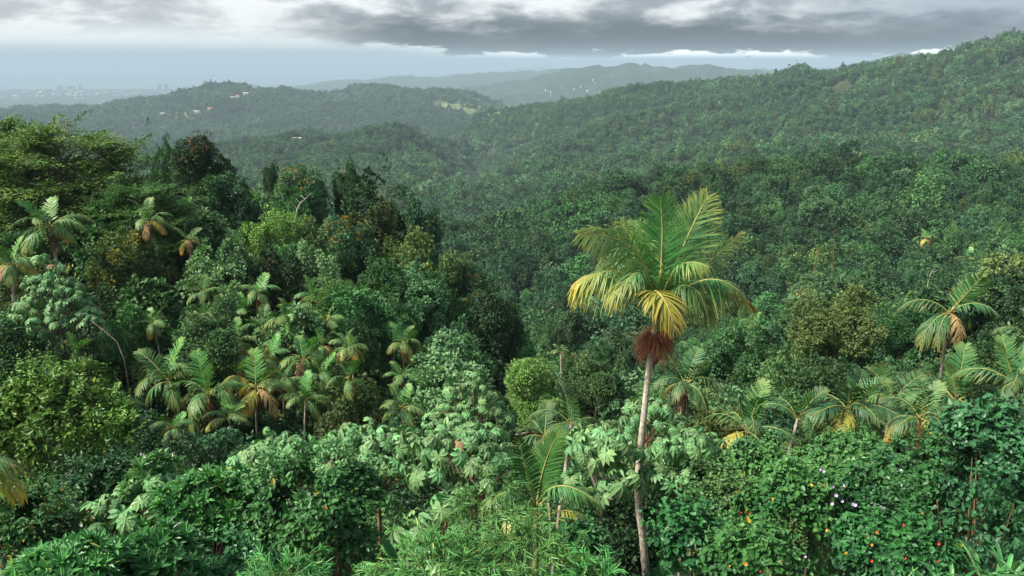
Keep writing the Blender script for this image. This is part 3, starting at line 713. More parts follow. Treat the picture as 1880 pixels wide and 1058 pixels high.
# the mass of the forest: one object of instanced crowns
far = scatter(420, 4300, lambda y: np.interp(y, [420, 1200, 2500, 4300], [6.2, 7.2, 9.5, 13]), r)
zf = ground_np(far[:, 0], far[:, 1]); vis = visible(far[:, 0], far[:, 1], zf, 10)
fmk = field_sunpatch_mask(far[:, 0], far[:, 1], zf)
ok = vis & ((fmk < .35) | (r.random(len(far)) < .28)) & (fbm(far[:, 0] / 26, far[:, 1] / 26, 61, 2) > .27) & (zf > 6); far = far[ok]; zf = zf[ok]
npale = fbm(far[:, 0] / 140, far[:, 1] / 140, 33, 3); q = r.random(len(far)) + (npale - .5) * 1.1
spf = np.select([q < .50, q < .80, q < .93], [0, 1, 2], 3)
wf = np.interp(far[:, 1], [420, 1200, 2500, 4300], [6.8, 8.0, 10.4, 14]) * np.clip(r.lognormal(-.03, .42, len(far)), .45, 2.4)
SPN = ['dark', 'mid', 'olive', 'pale']
pos, scl, rot, pidx = [], [], [], []
protos = [('MID', s, k) for s in SPN for k in range(len(MID[s]))] + [('FAR', s, k) for s in SPN for k in range(len(FAR[s]))]
pmap = {}
for i, (a, s, k) in enumerate(protos): pmap.setdefault((a, s), []).append(i)
for (x, y, zz, hh, ww, sp, _) in rest:
    pos.append((x, y, zz + hh - ww * .25)); scl.append((ww / 2, ww / 2, ww * r.uniform(.42, .60))); rot.append(r.uniform(0, 6.28)); ch = pmap[('MID', sp)]; pidx.append(ch[r.integers(len(ch))])
for i in range(len(far)):
    ww = wf[i]; hh = r.uniform(4.5, 8.5) + (4 * r.random() if r.random() < .12 else 0) + .25 * ww
    pos.append((far[i, 0], far[i, 1], zf[i] + hh - ww * .35)); scl.append((ww / 2, ww / 2, ww * r.uniform(.40, .62))); rot.append(r.uniform(0, 6.28))
    ch = pmap[('FAR', SPN[spf[i]])]; pidx.append(ch[r.integers(len(ch))])
print('forest instances', len(pos))
def proto_holder(kind, s, k):
    """a real tree of the scene whose crown the forest repeats"""
    lib = MID if kind == 'MID' else FAR
    me = lib[s][k]
    for ob in C.objects:
        if ob.data is me: return ob
    return None
def instancer(name, pos, rot, scl, pidx, sources, label, cat):
    me = bpy.data.meshes.new(name); me.from_pydata([tuple(p) for p in pos], [], [])
    a = me.attributes.new('rz', 'FLOAT', 'POINT'); a.data.foreach_set('value', np.array(rot, np.float32))
    a = me.attributes.new('sc', 'FLOAT_VECTOR', 'POINT'); a.data.foreach_set('vector', np.array(scl, np.float32).ravel())
    a = me.attributes.new('pi', 'INT', 'POINT'); a.data.foreach_set('value', np.array(pidx, np.int32))
    ob = link(name, me); tag(ob, label, cat, kind='stuff')
    g = bpy.data.node_groups.new(name, 'GeometryNodeTree'); g.is_modifier = True
    g.interface.new_socket('Geometry', in_out='INPUT', socket_type='NodeSocketGeometry'); g.interface.new_socket('Geometry', in_out='OUTPUT', socket_type='NodeSocketGeometry')
    gi = g.nodes.new('NodeGroupInput'); go = g.nodes.new('NodeGroupOutput'); jn = g.nodes.new('GeometryNodeJoinGeometry')
    def na(n, t):
        x = g.nodes.new('GeometryNodeInputNamedAttribute'); x.data_type = t; x.inputs['Name'].default_value = n; return x.outputs['Attribute']
    rz = na('rz', 'FLOAT'); s_ = na('sc', 'FLOAT_VECTOR'); pi_ = na('pi', 'INT')
    cx = g.nodes.new('ShaderNodeCombineXYZ'); g.links.new(rz, cx.inputs[2]); er = g.nodes.new('FunctionNodeEulerToRotation'); g.links.new(cx.outputs[0], er.inputs[0])
    for j, src in enumerate(sources):
        oi = g.nodes.new('GeometryNodeObjectInfo'); oi.inputs['Object'].default_value = src; oi.transform_space = 'ORIGINAL'; oi.inputs['As Instance'].default_value = True
        cmp_ = g.nodes.new('FunctionNodeCompare'); cmp_.data_type = 'INT'; cmp_.operation = 'EQUAL'
        ia, ib = [q for q in cmp_.inputs if q.type == 'INT'][:2]; g.links.new(pi_, ia); ib.default_value = j
        ip = g.nodes.new('GeometryNodeInstanceOnPoints')
        g.links.new(gi.outputs[0], ip.inputs['Points']); g.links.new(cmp_.outputs[0], ip.inputs['Selection']); g.links.new(oi.outputs['Geometry'], ip.inputs['Instance'])
        g.links.new(er.outputs[0], ip.inputs['Rotation']); g.links.new(s_, ip.inputs['Scale']); g.links.new(ip.outputs[0], jn.inputs[0])
    g.links.new(jn.outputs[0], go.inputs[0])
    md = ob.modifiers.new('scatter', 'NODES'); md.node_group = g
    return ob
srcs = []
for i, (a, s, k) in enumerate(protos):
    h = proto_holder(a, s, k)
    if h is None:                       # no such tree stands in the scene yet: plant one where the forest has a place for it
        j = next(jx for jx in range(len(pidx)) if pidx[jx] == i)
        p = pos.pop(j); sv = scl.pop(j); rv = rot.pop(j); pidx.pop(j)
        gz = ground(p[0], p[1]); ADJF = ADJ[s]
        where = 'far across the valley' if p[1] > 420 else 'on the wooded slope behind the tall palm'
        uu, vv = to_px(p[0], p[1], p[2]); wh, nm = near_what(uu, vv); tr = tree('forest_tree', f'far-off {ADJF} tree {wh}', (MID if a == 'MID' else FAR)[s][k], LIMB_LO[0], (p[0], p[1], gz - .2), p[2] + sv[2], sv[0] * 2, sv[2] * 2, 'tree', 'trees of the distant canopy', rz=rv)
        h = [c for c in tr.children if c.name.startswith('crown')][0]
    srcs.append(h)
forest = instancer('forest', pos, rot, scl, pidx, srcs, 'unbroken rainforest canopy covering the slopes and hills', 'forest')
#@@VEG2
# ------------------------------------------------------------------ more materials
def frond_mat(name, c1, c2, tip, vary=.2, rough=.5): return leaf_mat(name, c1, c2, tip, rough=rough, spec=.26, trans=.16, vary=vary, hue=.02)
M['fr_green'] = frond_mat('frond_green', (.022, .085, .026), (.085, .215, .062), (.36, .30, .06))
M['fr_deep'] = frond_mat('frond_deep', (.014, .060, .022), (.052, .150, .052), (.30, .26, .07))
M['fr_fresh'] = frond_mat('frond_fresh', (.040, .150, .036), (.130, .320, .082), (.36, .36, .08))
M['fr_olive'] = frond_mat('frond_olive', (.055, .125, .034), (.200, .310, .098), (.44, .34, .06))
M['fr_yellow'] = frond_mat('frond_yellow', (.15, .18, .03), (.40, .36, .065), (.50, .26, .05))
M['fr_dead'] = frond_mat('frond_dead', (.17, .10, .040), (.38, .26, .115), (.36, .22, .09), rough=.7)
M['rachis'] = solid_mat('frond_rib', (.20, .21, .06), (.34, .30, .09), 6, .5)
M['rachis_dead'] = solid_mat('frond_rib_dead', (.22, .11, .05), (.36, .22, .12), 6, .7)
M['palm_bark'] = None
pm, t = new_mat('palm_bark'); M['palm_bark'] = pm
tcn = nd(t, 'ShaderNodeTexCoord')
def tn(scale, stretch, det=6, rough=.7):
    mp = nd(t, 'ShaderNodeMapping'); mp.inputs['Scale'].default_value = stretch; t.links.new(tcn.outputs['Object'], mp.inputs[0])
    n = nd(t, 'ShaderNodeTexNoise'); n.inputs['Scale'].default_value = scale; n.inputs['Detail'].default_value = det; n.inputs['Roughness'].default_value = rough
    t.links.new(mp.outputs[0], n.inputs['Vector']); return n.outputs[0]
f1 = sstep(t, tn(16, (1, 1, .55)), .38, .64); f2 = sstep(t, tn(2.2, (1, 1, .5), 4), .40, .65)
col = mixc(t, f1, (.17, .135, .10), (.48, .43, .345)); col = mixc(t, mth(t, 'MULTIPLY', f2, .55), col, (.52, .47, .40))
pb = nd(t, 'ShaderNodeBsdfPrincipled'); pb.inputs['Roughness'].default_value = .9; pb.inputs['Specular IOR Level'].default_value = .15; t.links.new(col, pb.inputs['Base Color'])
bp = nd(t, 'ShaderNodeBump'); bp.inputs['Strength'].default_value = .7; bp.inputs['Distance'].default_value = .02; t.links.new(tn(22, (1, 1, 1.6)), bp.inputs['Height']); t.links.new(bp.outputs[0], pb.inputs['Normal'])
o = nd(t, 'ShaderNodeOutputMaterial'); t.links.new(pb.outputs[0], o.inputs[0])
M['shaft'] = solid_mat('crownshaft', (.10, .085, .03), (.24, .22, .08), 5, .5, stretch=(4, 4, .6))
M['beard'] = leaf_mat('fruit_stalk_red', (.085, .026, .014), (.30, .105, .050), (.42, .22, .10), rough=.7, spec=.2, trans=.05, vary=.08, hue=.01)
M['fibre'] = leaf_mat('brown_fibre', (.10, .045, .025), (.26, .13, .07), (.4, .28, .18), rough=.8, spec=.1, trans=.05, vary=.2, hue=.01)

# ------------------------------------------------------------------ palms
def bez(p0, p1, p2, p3, t):
    t = t[:, None]; return (1 - t) ** 3 * p0 + 3 * (1 - t) ** 2 * t * p1 + 3 * (1 - t) * t * t * p2 + t ** 3 * p3
def frond_mb(P, n, Lm, wd, hang, lift, fwd, r, segs=4, tipacc=.3, endacc=.5, start=.16, gappy=.0, face=False, roll=0., split=.10):
    """leaflets along a rib given by four bezier points; returns leaflet and rib builders"""
    P = [np.asarray(p, float) for p in P]; lf = MB(); rb = MB()
    tt = np.linspace(0, 1, 15); C_ = bez(*P, tt); ln = np.linalg.norm(np.diff(C_, axis=0), axis=1).sum()
    tube(rb, C_, ln * .011 * (1.25 - 1.05 * tt), 5)
    t = np.repeat(np.linspace(start, .995, n), 2); m = len(t); sg = np.tile([1., -1.], n)
    t = np.clip(t + r.normal(0, .3 / n, m), 0, 1)
    pos = bez(*P, t); T = unit(bez(*P, np.clip(t + .01, 0, 1.01)) - bez(*P, t - .01))
    up = np.array([0, 0, 1.]); sd = np.cross(T, up); bad = np.linalg.norm(sd, axis=1) < .25
    ref = unit(np.cross(P[3] - P[0], up) + 1e-6) if np.linalg.norm(np.cross(unit(P[3] - P[0]), up)) > .15 else np.array([1., 0, 0])
    sd = unit(np.where(bad[:, None], ref, sd)); sgn = np.sign((sd * ref).sum(1)); sd = sd * np.where(sgn == 0, 1, sgn)[:, None]
    if face: sd = unit(np.cross(T, np.array([0, -.88, .48])))       # blade turned towards the open side
    nn = np.cross(sd, T)
    if roll: 
        c, s = math.cos(roll), math.sin(roll); sd, nn = sd * c + nn * s, nn * c - sd * s
    prof = np.clip(np.sin(np.pi * (.14 + .80 * t)), .05, 1) ** .75
    L = Lm * prof * r.uniform(.86, 1.08, m)
    if gappy: L = np.where(r.random(m) < gappy, L * r.uniform(.2, .6, m), L)
    d = unit(sd * sg[:, None] * .85 + T * (fwd + .55 * t ** 2)[:, None] + nn * lift + r.normal(0, split, (m, 3)))
    q = np.linspace(0, 1, segs + 1); hg = hang * r.uniform(.7, 1.3, m)
    path = pos[:, None] + d[:, None] * (L[:, None] * q)[..., None]
    path = path + np.array([0, 0, -1.]) * (hg[:, None] * L[:, None] * q ** 2)[..., None] - (sd * sg[:, None])[:, None] * (np.minimum(hg, 1)[:, None] * L[:, None] * .42 * q ** 2)[..., None]
    wv = unit(np.cross(np.gradient(path, axis=1), (nn + .001)[:, None])); wp = np.interp(q, [0, .15, .5, .8, 1], [.45, .9, 1, .7, .08])
    a = path + wv * (wd * wp / 2)[None, :, None]; b = path - wv * (wd * wp / 2)[None, :, None]
    V = np.stack([a, b], 2).reshape(m, -1, 3); k = (np.arange(m) * 2 * (segs + 1))[:, None, None]; i = (np.arange(segs) * 2)[None, :, None]
    F = (k + i + np.array([0, 1, 3, 2])[None, None]).reshape(-1, 4)
    tint = np.repeat(np.clip(r.beta(2, 2, m) * .8 + .1, 0, 1), 2 * (segs + 1))
    acc = np.clip(tipacc * np.maximum(0, (q - .55) / .45)[None] * r.uniform(.3, 1.6, m)[:, None] + endacc * np.maximum(0, (t - .6) / .4)[:, None] * r.uniform(.4, 1.2, m)[:, None], 0, 1)
    lf.add(V.reshape(-1, 3), F, 0, tint, np.repeat(acc, 2, axis=1).ravel())
    return lf, rb
# shared frond shapes for the ordinary palms (unit length, growing towards +X)
def shape(pts, leafmat, ribmat, seed, n=30, Lm=.36, wd=.030, hang=.25, lift=.25, fwd=.45, **kw):
    kw = {**dict(tipacc=.15, endacc=.22), **kw}
    lf, rb = frond_mb(pts, n, Lm, wd, hang, lift, fwd, np.random.default_rng(seed), segs=3, **kw)
    return lf.mesh('frond', [M[leafmat]]), rb.mesh('rib', [M[ribmat]], True)
def frond_set(GR, FS, OL): return {
 'up':   [shape([(0, 0, 0), (.10, 0, .40), (.22, .03, .75), (.50, .05, .92)], GR, 'rachis', 1, hang=.15, lift=.3), shape([(0, 0, 0), (.06, 0, .4), (.10, -.02, .8), (.26, -.04, 1.02)], FS, 'rachis', 2, hang=.1, lift=.1)],
 'arch': [shape([(0, 0, 0), (.25, 0, .38), (.62, .03, .50), (.95, .06, .20)], GR, 'rachis', 3, hang=.55, lift=.15), shape([(0, 0, 0), (.30, 0, .30), (.70, -.04, .36), (.98, -.08, .02)], GR, 'rachis', 4, hang=.6, lift=.1, tipacc=.4), shape([(0, 0, 0), (.3, 0, .26), (.66, .02, .26), (.92, .1, -.12)], OL, 'rachis', 5, hang=.7, lift=.05, tipacc=.5, endacc=.7)],
 'low':  [shape([(0, 0, 0), (.30, 0, .12), (.62, .03, .02), (.80, .06, -.42)], GR, 'rachis', 6, hang=.7, lift=.0, tipacc=.3, endacc=.5), shape([(0, 0, 0), (.30, 0, .10), (.58, -.03, -.05), (.70, -.03, -.50)], 'fr_yellow', 'rachis', 7, hang=.6, lift=.0, tipacc=.6, endacc=.8, gappy=.15)],
 'dead': [shape([(0, 0, 0), (.16, 0, .0), (.26, .02, -.30), (.22, .05, -.72)], 'fr_dead', 'rachis_dead', 8, n=22, Lm=.24, hang=.7, lift=0., gappy=.3, wd=.026), shape([(0, 0, 0), (.28, 0, .08), (.5, -.03, -.15), (.56, -.03, -.55)], 'fr_dead', 'rachis_dead', 9, n=24, Lm=.30, hang=.5, lift=0., gappy=.2, wd=.03)],
}
FR_BRIGHT = frond_set('fr_green', 'fr_fresh', 'fr_olive'); FR_DEEP = frond_set('fr_deep', 'fr_green', 'fr_green')
def strands_mesh(name, mat, seed, n, L, spread, drop, w, z0=0., z1=.12, up=(-.25, .75)):
    """a beard of thin drooping stalks round a stem"""
    r = np.random.default_rng(seed); mb = MB()
    a = r.uniform(0, 6.28, n); q = np.linspace(0, 1, 5); ln = L * r.uniform(.55, 1.1, n); up = r.uniform(*up, n)
    d = np.column_stack([np.cos(a), np.sin(a), up]); d = unit(d)
    st = np.column_stack([np.cos(a) * .05 * L, np.sin(a) * .05 * L, r.uniform(z0, z1, n)])
    path = st[:, None] + d[:, None] * (ln[:, None] * q * spread)[..., None] + np.array([0, 0, -1.]) * (drop * ln[:, None] * q ** 2 * r.uniform(.6, 1.4, n)[:, None])[..., None] + (r.normal(0, .035 * L, (n, 5, 3)) * q[None, :, None])
    wv = unit(np.cross(np.gradient(path, axis=1), sph(r, n)[:, None])); wp = w * np.array([1, 1, .9, .7, .3])
    V = np.stack([path + wv * wp[None, :, None] / 2, path - wv * wp[None, :, None] / 2], 2).reshape(n, -1, 3)
    F = ((np.arange(n) * 10)[:, None, None] + (np.arange(4) * 2)[None, :, None] + np.array([0, 1, 3, 2])[None, None]).reshape(-1, 4)
    mb.add(V.reshape(-1, 3), F, 0, np.repeat(r.random(n), 10), np.repeat(np.where(r.random(n) < .12, .7, 0), 10))
    return mb.mesh(name, [mat])
BEARD = strands_mesh('fruit_stalks', M['beard'], 3, 420, 1.0, .75, .75, .012)
SKIRT = strands_mesh('fibre_skirt', M['fibre'], 4, 160, 1.0, .28, 1.1, .022)
def trunk_mesh(H, r0, r1, bend, seed, rings=22, k=9):
    r = np.random.default_rng(seed); mb = MB(); z = np.linspace(0, H, rings); q = z / H
    P = np.column_stack([bend[0] * np.sin(q * 2.6) * (1 - q) * 1.6, bend[1] * np.sin(q * 2.6) * (1 - q) * 1.6, z])
    rad = (r0 + (r1 - r0) * q) * (1 + .35 * np.exp(-q * 14)) * (1 + r.normal(0, .035, rings)); tube(mb, P, rad, k); return mb.mesh('trunk', [M['palm_bark']], True)
PTR = [trunk_mesh(1, .012, .010, (.03, .02), 5), trunk_mesh(1, .012, .010, (-.05, .03), 6)]
def palm(label, u, v, w, Y, style='g', seed=0, lean=(0, 0), nfr=None, group='small palms in the thicket on the spur', deep=False, up_frac=.30):
    """palm with its heart at pixel (u, v) and a crown w pixels wide at depth Y"""
    r = np.random.default_rng(1000 + seed); c = at(u, v, Y); s = mpp(v, Y); g = ground(c.x, Y); H = c.z - g; Lf = w * s * .60
    pt = thing('palm_tree', label, 'palm', (c.x, Y, g - .2), group)
    tk = link('trunk', PTR[seed % 2], pt); tk.scale = (max(H, 5) * .9, max(H, 5) * .9, H + .2); tk.rotation_euler = (0, 0, r.uniform(0, 6.28))
    sh = MB(); tube(sh, [[0, 0, 0], [0, 0, Lf * .12], [0, 0, Lf * .28]], np.array([.042, .038, .014]) * Lf, 7); so = sh.obj('crownshaft', M['shaft'], pt, True); so.location = (0, 0, H + .1 - Lf * .1)
    n = nfr or int(r.integers(6, 13)); a0 = r.uniform(0, 6.28)
    kinds = ['up'] * max(2, int(n * up_frac)); rem = n - len(kinds)
    kinds += ['arch'] * max(2, int(rem * .74)); kinds += ['low'] * (n - len(kinds))
    if style in ('y', 'd'): kinds += ['low', 'dead']
    if style == 'd': kinds += ['dead', 'dead', 'low']
    for j, kd in enumerate(kinds):
        ms = (FR_DEEP if deep else FR_BRIGHT)[kd]
        if kd == 'low': m = ms[1] if (style in ('y', 'd') and r.random() < .4) else ms[0]
        else: m = ms[r.integers(len(ms))]
        if kd == 'arch' and r.random() < .75: m = ms[r.integers(2)]
        f = link('frond', m[0], pt); f.location = (0, 0, H + .1 + Lf * .06); f.rotation_euler = (Matrix.Rotation(a0 + j * 2.399 + r.normal(0, .2), 3, 'Z') @ Matrix.Rotation(r.uniform(.0, .55) if kd == 'up' else r.normal(0, .14), 3, 'Y') @ Matrix.Rotation(r.normal(0, .25), 3, 'X')).to_euler(); sc_ = Lf * r.uniform(.82, 1.08); f.scale = (sc_, sc_, sc_)
        rb = link('rib', m[1], f)
    if style in ('y', 'd', 'r'):
        b = link('fruit_stalks' if style != 'd' else 'fibre_skirt', BEARD if style == 'r' else SKIRT, pt); b.location = (0, 0, H - Lf * .12); b.scale = (Lf * .42,) * 3
    ax = Vector((r.normal(), r.normal(), 0)); ang = float(np.clip(r.normal(0, .09), -.2, .2)); pt.rotation_euler = Matrix.Rotation(ang, 3, ax.normalized()).to_euler()
    hd = pt.rotation_euler.to_matrix() @ Vector((0, 0, H)); pt.location = (c.x - hd.x, Y - hd.y, g - .2)
    OCC.append((c.x, Y, w * s * .2)); return pt
for k, (lab, u, v, w, Y, st) in enumerate(PALMS): palm(lab, u, v, w, Y, st, k, group=SPUR)
RP = 'palms in the row beyond the vine-covered shrubs'
for k, (lab, u, v, w, Y, st, nf) in enumerate(PALR): palm(lab, u, v, w, Y, st, 40 + k, nfr=nf, group=RP, up_frac=.36, deep=True)
def hit_h(u, v, h, y0=45, y1=420):
    a, b, c = ray(u, v); Y = np.geomspace(y0, y1, 400); z = CAMZ + c / b * Y; g = ground_np(a / b * Y, Y); return float(Y[np.argmax(z <= g + h)])
SLOPE_P = [(1480, 540, 34), (1555, 560, 34), (1610, 590, 40), (1815, 540, 44), (1560, 610, 44), (1660, 560, 36), (1500, 590, 40), (1385, 600, 40), (1780, 480, 36), (1700, 440, 30), (1640, 640, 60), (1440, 640, 60), (1030, 645, 30), (1340, 470, 24), (1590, 500, 28), (1840, 430, 32)]
for k, (u, v, w) in enumerate(SLOPE_P):
    Y = hit_h(u, v, 8.0); w *= 1.0; palm('small palm on the forested slope ' + near_what(u, v)[0], u, v, w * 1.25, Y, 'y' if k % 3 == 0 else 'g', 70 + k, group='palms dotted through the slope forest', nfr=9)

# the tall palm in front
PY = 16.0
ptop = at(1203, 612, PY); pb_ = at(1186, 1058, PY); gz = ground(pb_.x, PY)
def L3(u, v, dy=0.): return np.array(at(u, v, PY + dy)) - np.array([pb_.x, PY, gz])
tallp = thing('tall_palm', 'tall solitary palm with speckled trunk rising through the middle of the view', 'palm', (pb_.x, PY, gz - .1))
mb = MB(); tp = [L3(1192, 1200), L3(1187, 1058), L3(1181, 985), L3(1173, 925), L3(1171, 880), L3(1175, 830), L3(1181, 770), L3(1187, 715), L3(1192, 665), L3(1199, 620), L3(1203, 590)]
tp[0][2] = 0
from itertools import pairwise
pp = []; 
for a, b in pairwise(tp):
    for q in np.linspace(0, 1, 7)[:-1]: pp.append(a + (b - a) * q)
pp = np.array(pp); pp[1:-1] = (pp[:-2] + pp[1:-1] * 2 + pp[2:]) / 4
rr = np.interp(np.linspace(0, 1, len(pp)), [0, .4, 1], [.090, .078, .056]) * (1 + np.random.default_rng(3).normal(0, .02, len(pp)))
tube(mb, pp, rr, 14); mb.obj('trunk', M['palm_bark'], tallp, True)
mb = MB(); tube(mb, [L3(1203, 600), L3(1206, 575), L3(1210, 545), L3(1213, 500)], [.072, .085, .07, .03], 10); mb.obj('crownshaft', M['shaft'], tallp, True)
BR = strands_mesh('fruit_stalks', M['beard'], 8, 1500, .52, .95, .48, .0062, -.05, .10, up=(-.9, .6))
b = link('fruit_stalks', BR, tallp); b.location = L3(1206, 612, -.02); b['label'] = 'rust-red beard of fruit stalks'
hp = L3(1209, 560)
# (rib points in photograph pixels with depth offset), leaflets, length, width, hang, lift, forward, material, options
TF = [
 ([(1210, 555, 0), (1214, 480, .1), (1220, 420, .15), (1213, 352, .05)], 92, .78, .026, .06, .0, .50, 'fr_fresh', dict(tipacc=.25, endacc=.15, face=True)),
 ([(1212, 555, 0), (1240, 480, .2), (1262, 420, .5), (1300, 352, .7)], 90, .84, .025, .12, .05, .50, 'fr_green', dict(tipacc=.35, endacc=.3, face=True)),
 ([(1210, 555, 0), (1180, 440, -.1), (1150, 425, -.5), (1064, 418, -.9)], 86, .84, .025, .5, .25, .55, 'fr_olive', dict(tipacc=.35, endacc=.3, face=True)),
 ([(1208, 560, 0), (1165, 480, -.2), (1110, 470, -.5), (1056, 520, -.7)], 84, .76, .027, .95, .1, .35, 'fr_olive', dict(tipacc=.5, endacc=.9)),
 ([(1207, 562, 0), (1180, 500, -.7), (1225, 520, -1.3), (1238, 592, -1.55)], 60, .68, .038, .35, .0, .55, 'fr_yellow', dict(tipacc=.3, endacc=.35)),
 ([(1212, 560, 0), (1265, 500, -.3), (1330, 478, -.6), (1372, 545, -.7)], 90, .92, .027, 1.0, .1, .35, 'fr_green', dict(tipacc=.6, endacc=.8)),
 ([(1213, 555, 0), (1262, 510, .4), (1310, 465, .7), (1362, 420, 1.0)], 46, .46, .028, .35, .2, .55, 'fr_green', dict(tipacc=.4, endacc=.5, gappy=.15, split=.22, face=True)),
 ([(1210, 560, 0), (1190, 470, .6), (1160, 440, 1.1), (1105, 470, 1.5)], 70, .74, .027, .6, .2, .5, 'fr_green', dict(roll=.5, tipacc=.2, endacc=.2)),
 ([(1212, 560, 0), (1230, 470, .5), (1262, 430, 1.1), (1330, 470, 1.6)], 70, .74, .027, .6, .2, .5, 'fr_green', dict(roll=-.5, tipacc=.3, endacc=.3)),
 ([(1210, 560, 0), (1195, 490, -.3), (1165, 465, -.7), (1140, 530, -1.0)], 66, .64, .027, .8, .1, .45, 'fr_green', dict(tipacc=.3, endacc=.3)),
 ([(1212, 560, 0), (1240, 500, -.4), (1280, 500, -.8), (1300, 560, -1.0)], 70, .76, .027, .9, .1, .45, 'fr_green', dict(tipacc=.4, endacc=.4)),
 ([(1211, 560, 0), (1205, 470, .2), (1195, 420, .5), (1165, 400, .9)], 66, .66, .026, .25, .15, .6, 'fr_green', dict(tipacc=.3, endacc=.3)),
 ([(1209, 560, 0), (1190, 500, -.5), (1160, 480, -.9), (1120, 545, -1.1)], 60, .60, .026, .8, .1, .45, 'fr_olive', dict(tipacc=.3, endacc=.4)),
 ([(1212, 560, 0), (1225, 490, -.4), (1250, 455, -.8), (1300, 480, -1.2)], 66, .70, .026, .7, .1, .45, 'fr_green', dict(tipacc=.3, endacc=.3)),
 ([(1211, 560, 0), (1200, 500, .1), (1180, 455, .2), (1140, 400, .4)], 66, .66, .026, .25, .1, .5, 'fr_green', dict(tipacc=.3, endacc=.3, face=True)),
 ([(1213, 560, 0), (1285, 530, -.1), (1345, 500, .2), (1388, 560, .3)], 44, .42, .032, .9, .05, .4, 'fr_yellow', dict(tipacc=.6, endacc=.6, gappy=.2, start=.55)),
 ([(1209, 560, 0), (1150, 500, .3), (1085, 478, .3), (1052, 515, .2)], 46, .42, .03, .8, .05, .4, 'fr_yellow', dict(tipacc=.7, endacc=.9, gappy=.2, start=.5)),
]
for j, (pts, n, Lm, wd, hg, lf_, fw, mat, kw) in enumerate(TF):
    lf, rb = frond_mb([L3(*p) for p in pts], n, Lm, wd, hg, lf_, fw, np.random.default_rng(300 + j), segs=5, **{**dict(split=.15), **kw})
    f = lf.obj('frond', M[mat], tallp); rb.obj('rib', M['rachis'], f, True)
OCC.append((pb_.x, PY, .5))
#@@VEG3
# ------------------------------------------------------------------ foreground materials
M['cec'] = leaf_mat('umbrella_leaf', (.042, .115, .042), (.175, .325, .125), (.34, .30, .10), rough=.45, spec=.25, trans=.18, vary=.30, hue=.025)
M['cec_dry'] = leaf_mat('umbrella_leaf_dry', (.14, .09, .045), (.27, .19, .10), (.4, .3, .2), rough=.7, trans=.1)
M['lance'] = leaf_mat('lance_leaf', (.028, .110, .032), (.125, .300, .085), (.34, .30, .06), rough=.38, spec=.28, trans=.18)
M['oval'] = leaf_mat('oval_leaf', (.017, .060, .018), (.090, .195, .054), (.40, .26, .04), rough=.42, spec=.22)
M['heart'] = leaf_mat('heart_leaf', (.009, .050, .015), (.052, .160, .038), (.42, .28, .03), rough=.44, spec=.22)
M['heart_dark'] = leaf_mat('heart_leaf_dark', (.009, .045, .016), (.046, .145, .046), (.40, .26, .04), rough=.40, spec=.26)
M['lime'] = leaf_mat('lime_leaf', (.030, .112, .018), (.135, .300, .050), (.40, .42, .06), rough=.40)
M['bamboo'] = leaf_mat('bamboo_leaf', (.036, .135, .034), (.135, .335, .090), (.34, .38, .10), rough=.45)
M['bamboo_stem'] = solid_mat('bamboo_stem', (.10, .15, .04), (.20, .26, .08), 9, .5)
M['banana'] = leaf_mat('banana_leaf', (.030, .110, .045), (.065, .180, .075), (.4, .4, .1), rough=.35)
M['fern'] = leaf_mat('fern_leaf', (.012, .048, .018), (.040, .115, .040), (.3, .2, .05))
M['blade'] = leaf_mat('blade_leaf', (.025, .095, .030), (.085, .240, .070), (.45, .40, .15), rough=.3)
M['purple'] = leaf_mat('purple_petal', (.42, .26, .50), (.62, .46, .70), (.8, .7, .8), rough=.5, vary=.12)
M['red'] = leaf_mat('red_petal', (.42, .025, .02), (.60, .06, .04), (.7, .2, .05), rough=.5, vary=.2)
M['orange'] = leaf_mat('orange_leaf', (.38, .12, .02), (.55, .24, .04), (.6, .4, .05), rough=.5, vary=.2)

# ------------------------------------------------------------------ umbrella-leaved trees: every leaf is a part
def palmate_mesh(seed, lobes=9, mat='cec', droop=.22):
    """round leaf of long separate lobes, each lobe folded on its rib"""
    r = np.random.default_rng(seed); mb = MB()
    for k in range(lobes):
        a = (k - (lobes - 1) / 2) / lobes * 5.5 + r.normal(0, .04); L = .5 * (1.0 - .22 * abs(k - (lobes - 1) / 2) / (lobes / 2)) * r.uniform(.92, 1.05)
        d = np.array([math.cos(a), math.sin(a), 0]); s = np.array([-d[1], d[0], 0]); w = .088; z = lambda q: np.array([0, 0, -droop * q * q * L * 2 + .02 * r.normal()])
        V = [[0, 0, 0]]; rib = []
        for q, ww in ((.42, .82), (.72, 1.0)):
            c = d * L * q + z(q); V += [c + s * w * ww + [0, 0, .022], c + [0, 0, -.004], c - s * w * ww + [0, 0, .022]]
        V.append(d * L + z(1.05))
        mb.add(V, [[0, 1, 2], [0, 2, 3]], 0, .15 + .7 * r.random(), 0); n0 = mb.n - 8
        mb.F.append(np.array([[1, 4, 5, 2], [2, 5, 6, 3]]) + n0); mb.M.append(np.zeros(2)); mb.F.append(np.array([[4, 7, 5], [5, 7, 6]]) + n0); mb.M.append(np.zeros(2))
    return mb.mesh('leaf', [M[mat]])
PALMATE = [palmate_mesh(1, 9, droop=.3), palmate_mesh(2, 8, droop=.5), palmate_mesh(3, 9, droop=.2), palmate_mesh(5, 7, droop=.7)]; PALM_DRY = palmate_mesh(4, 8, 'cec_dry', .5)
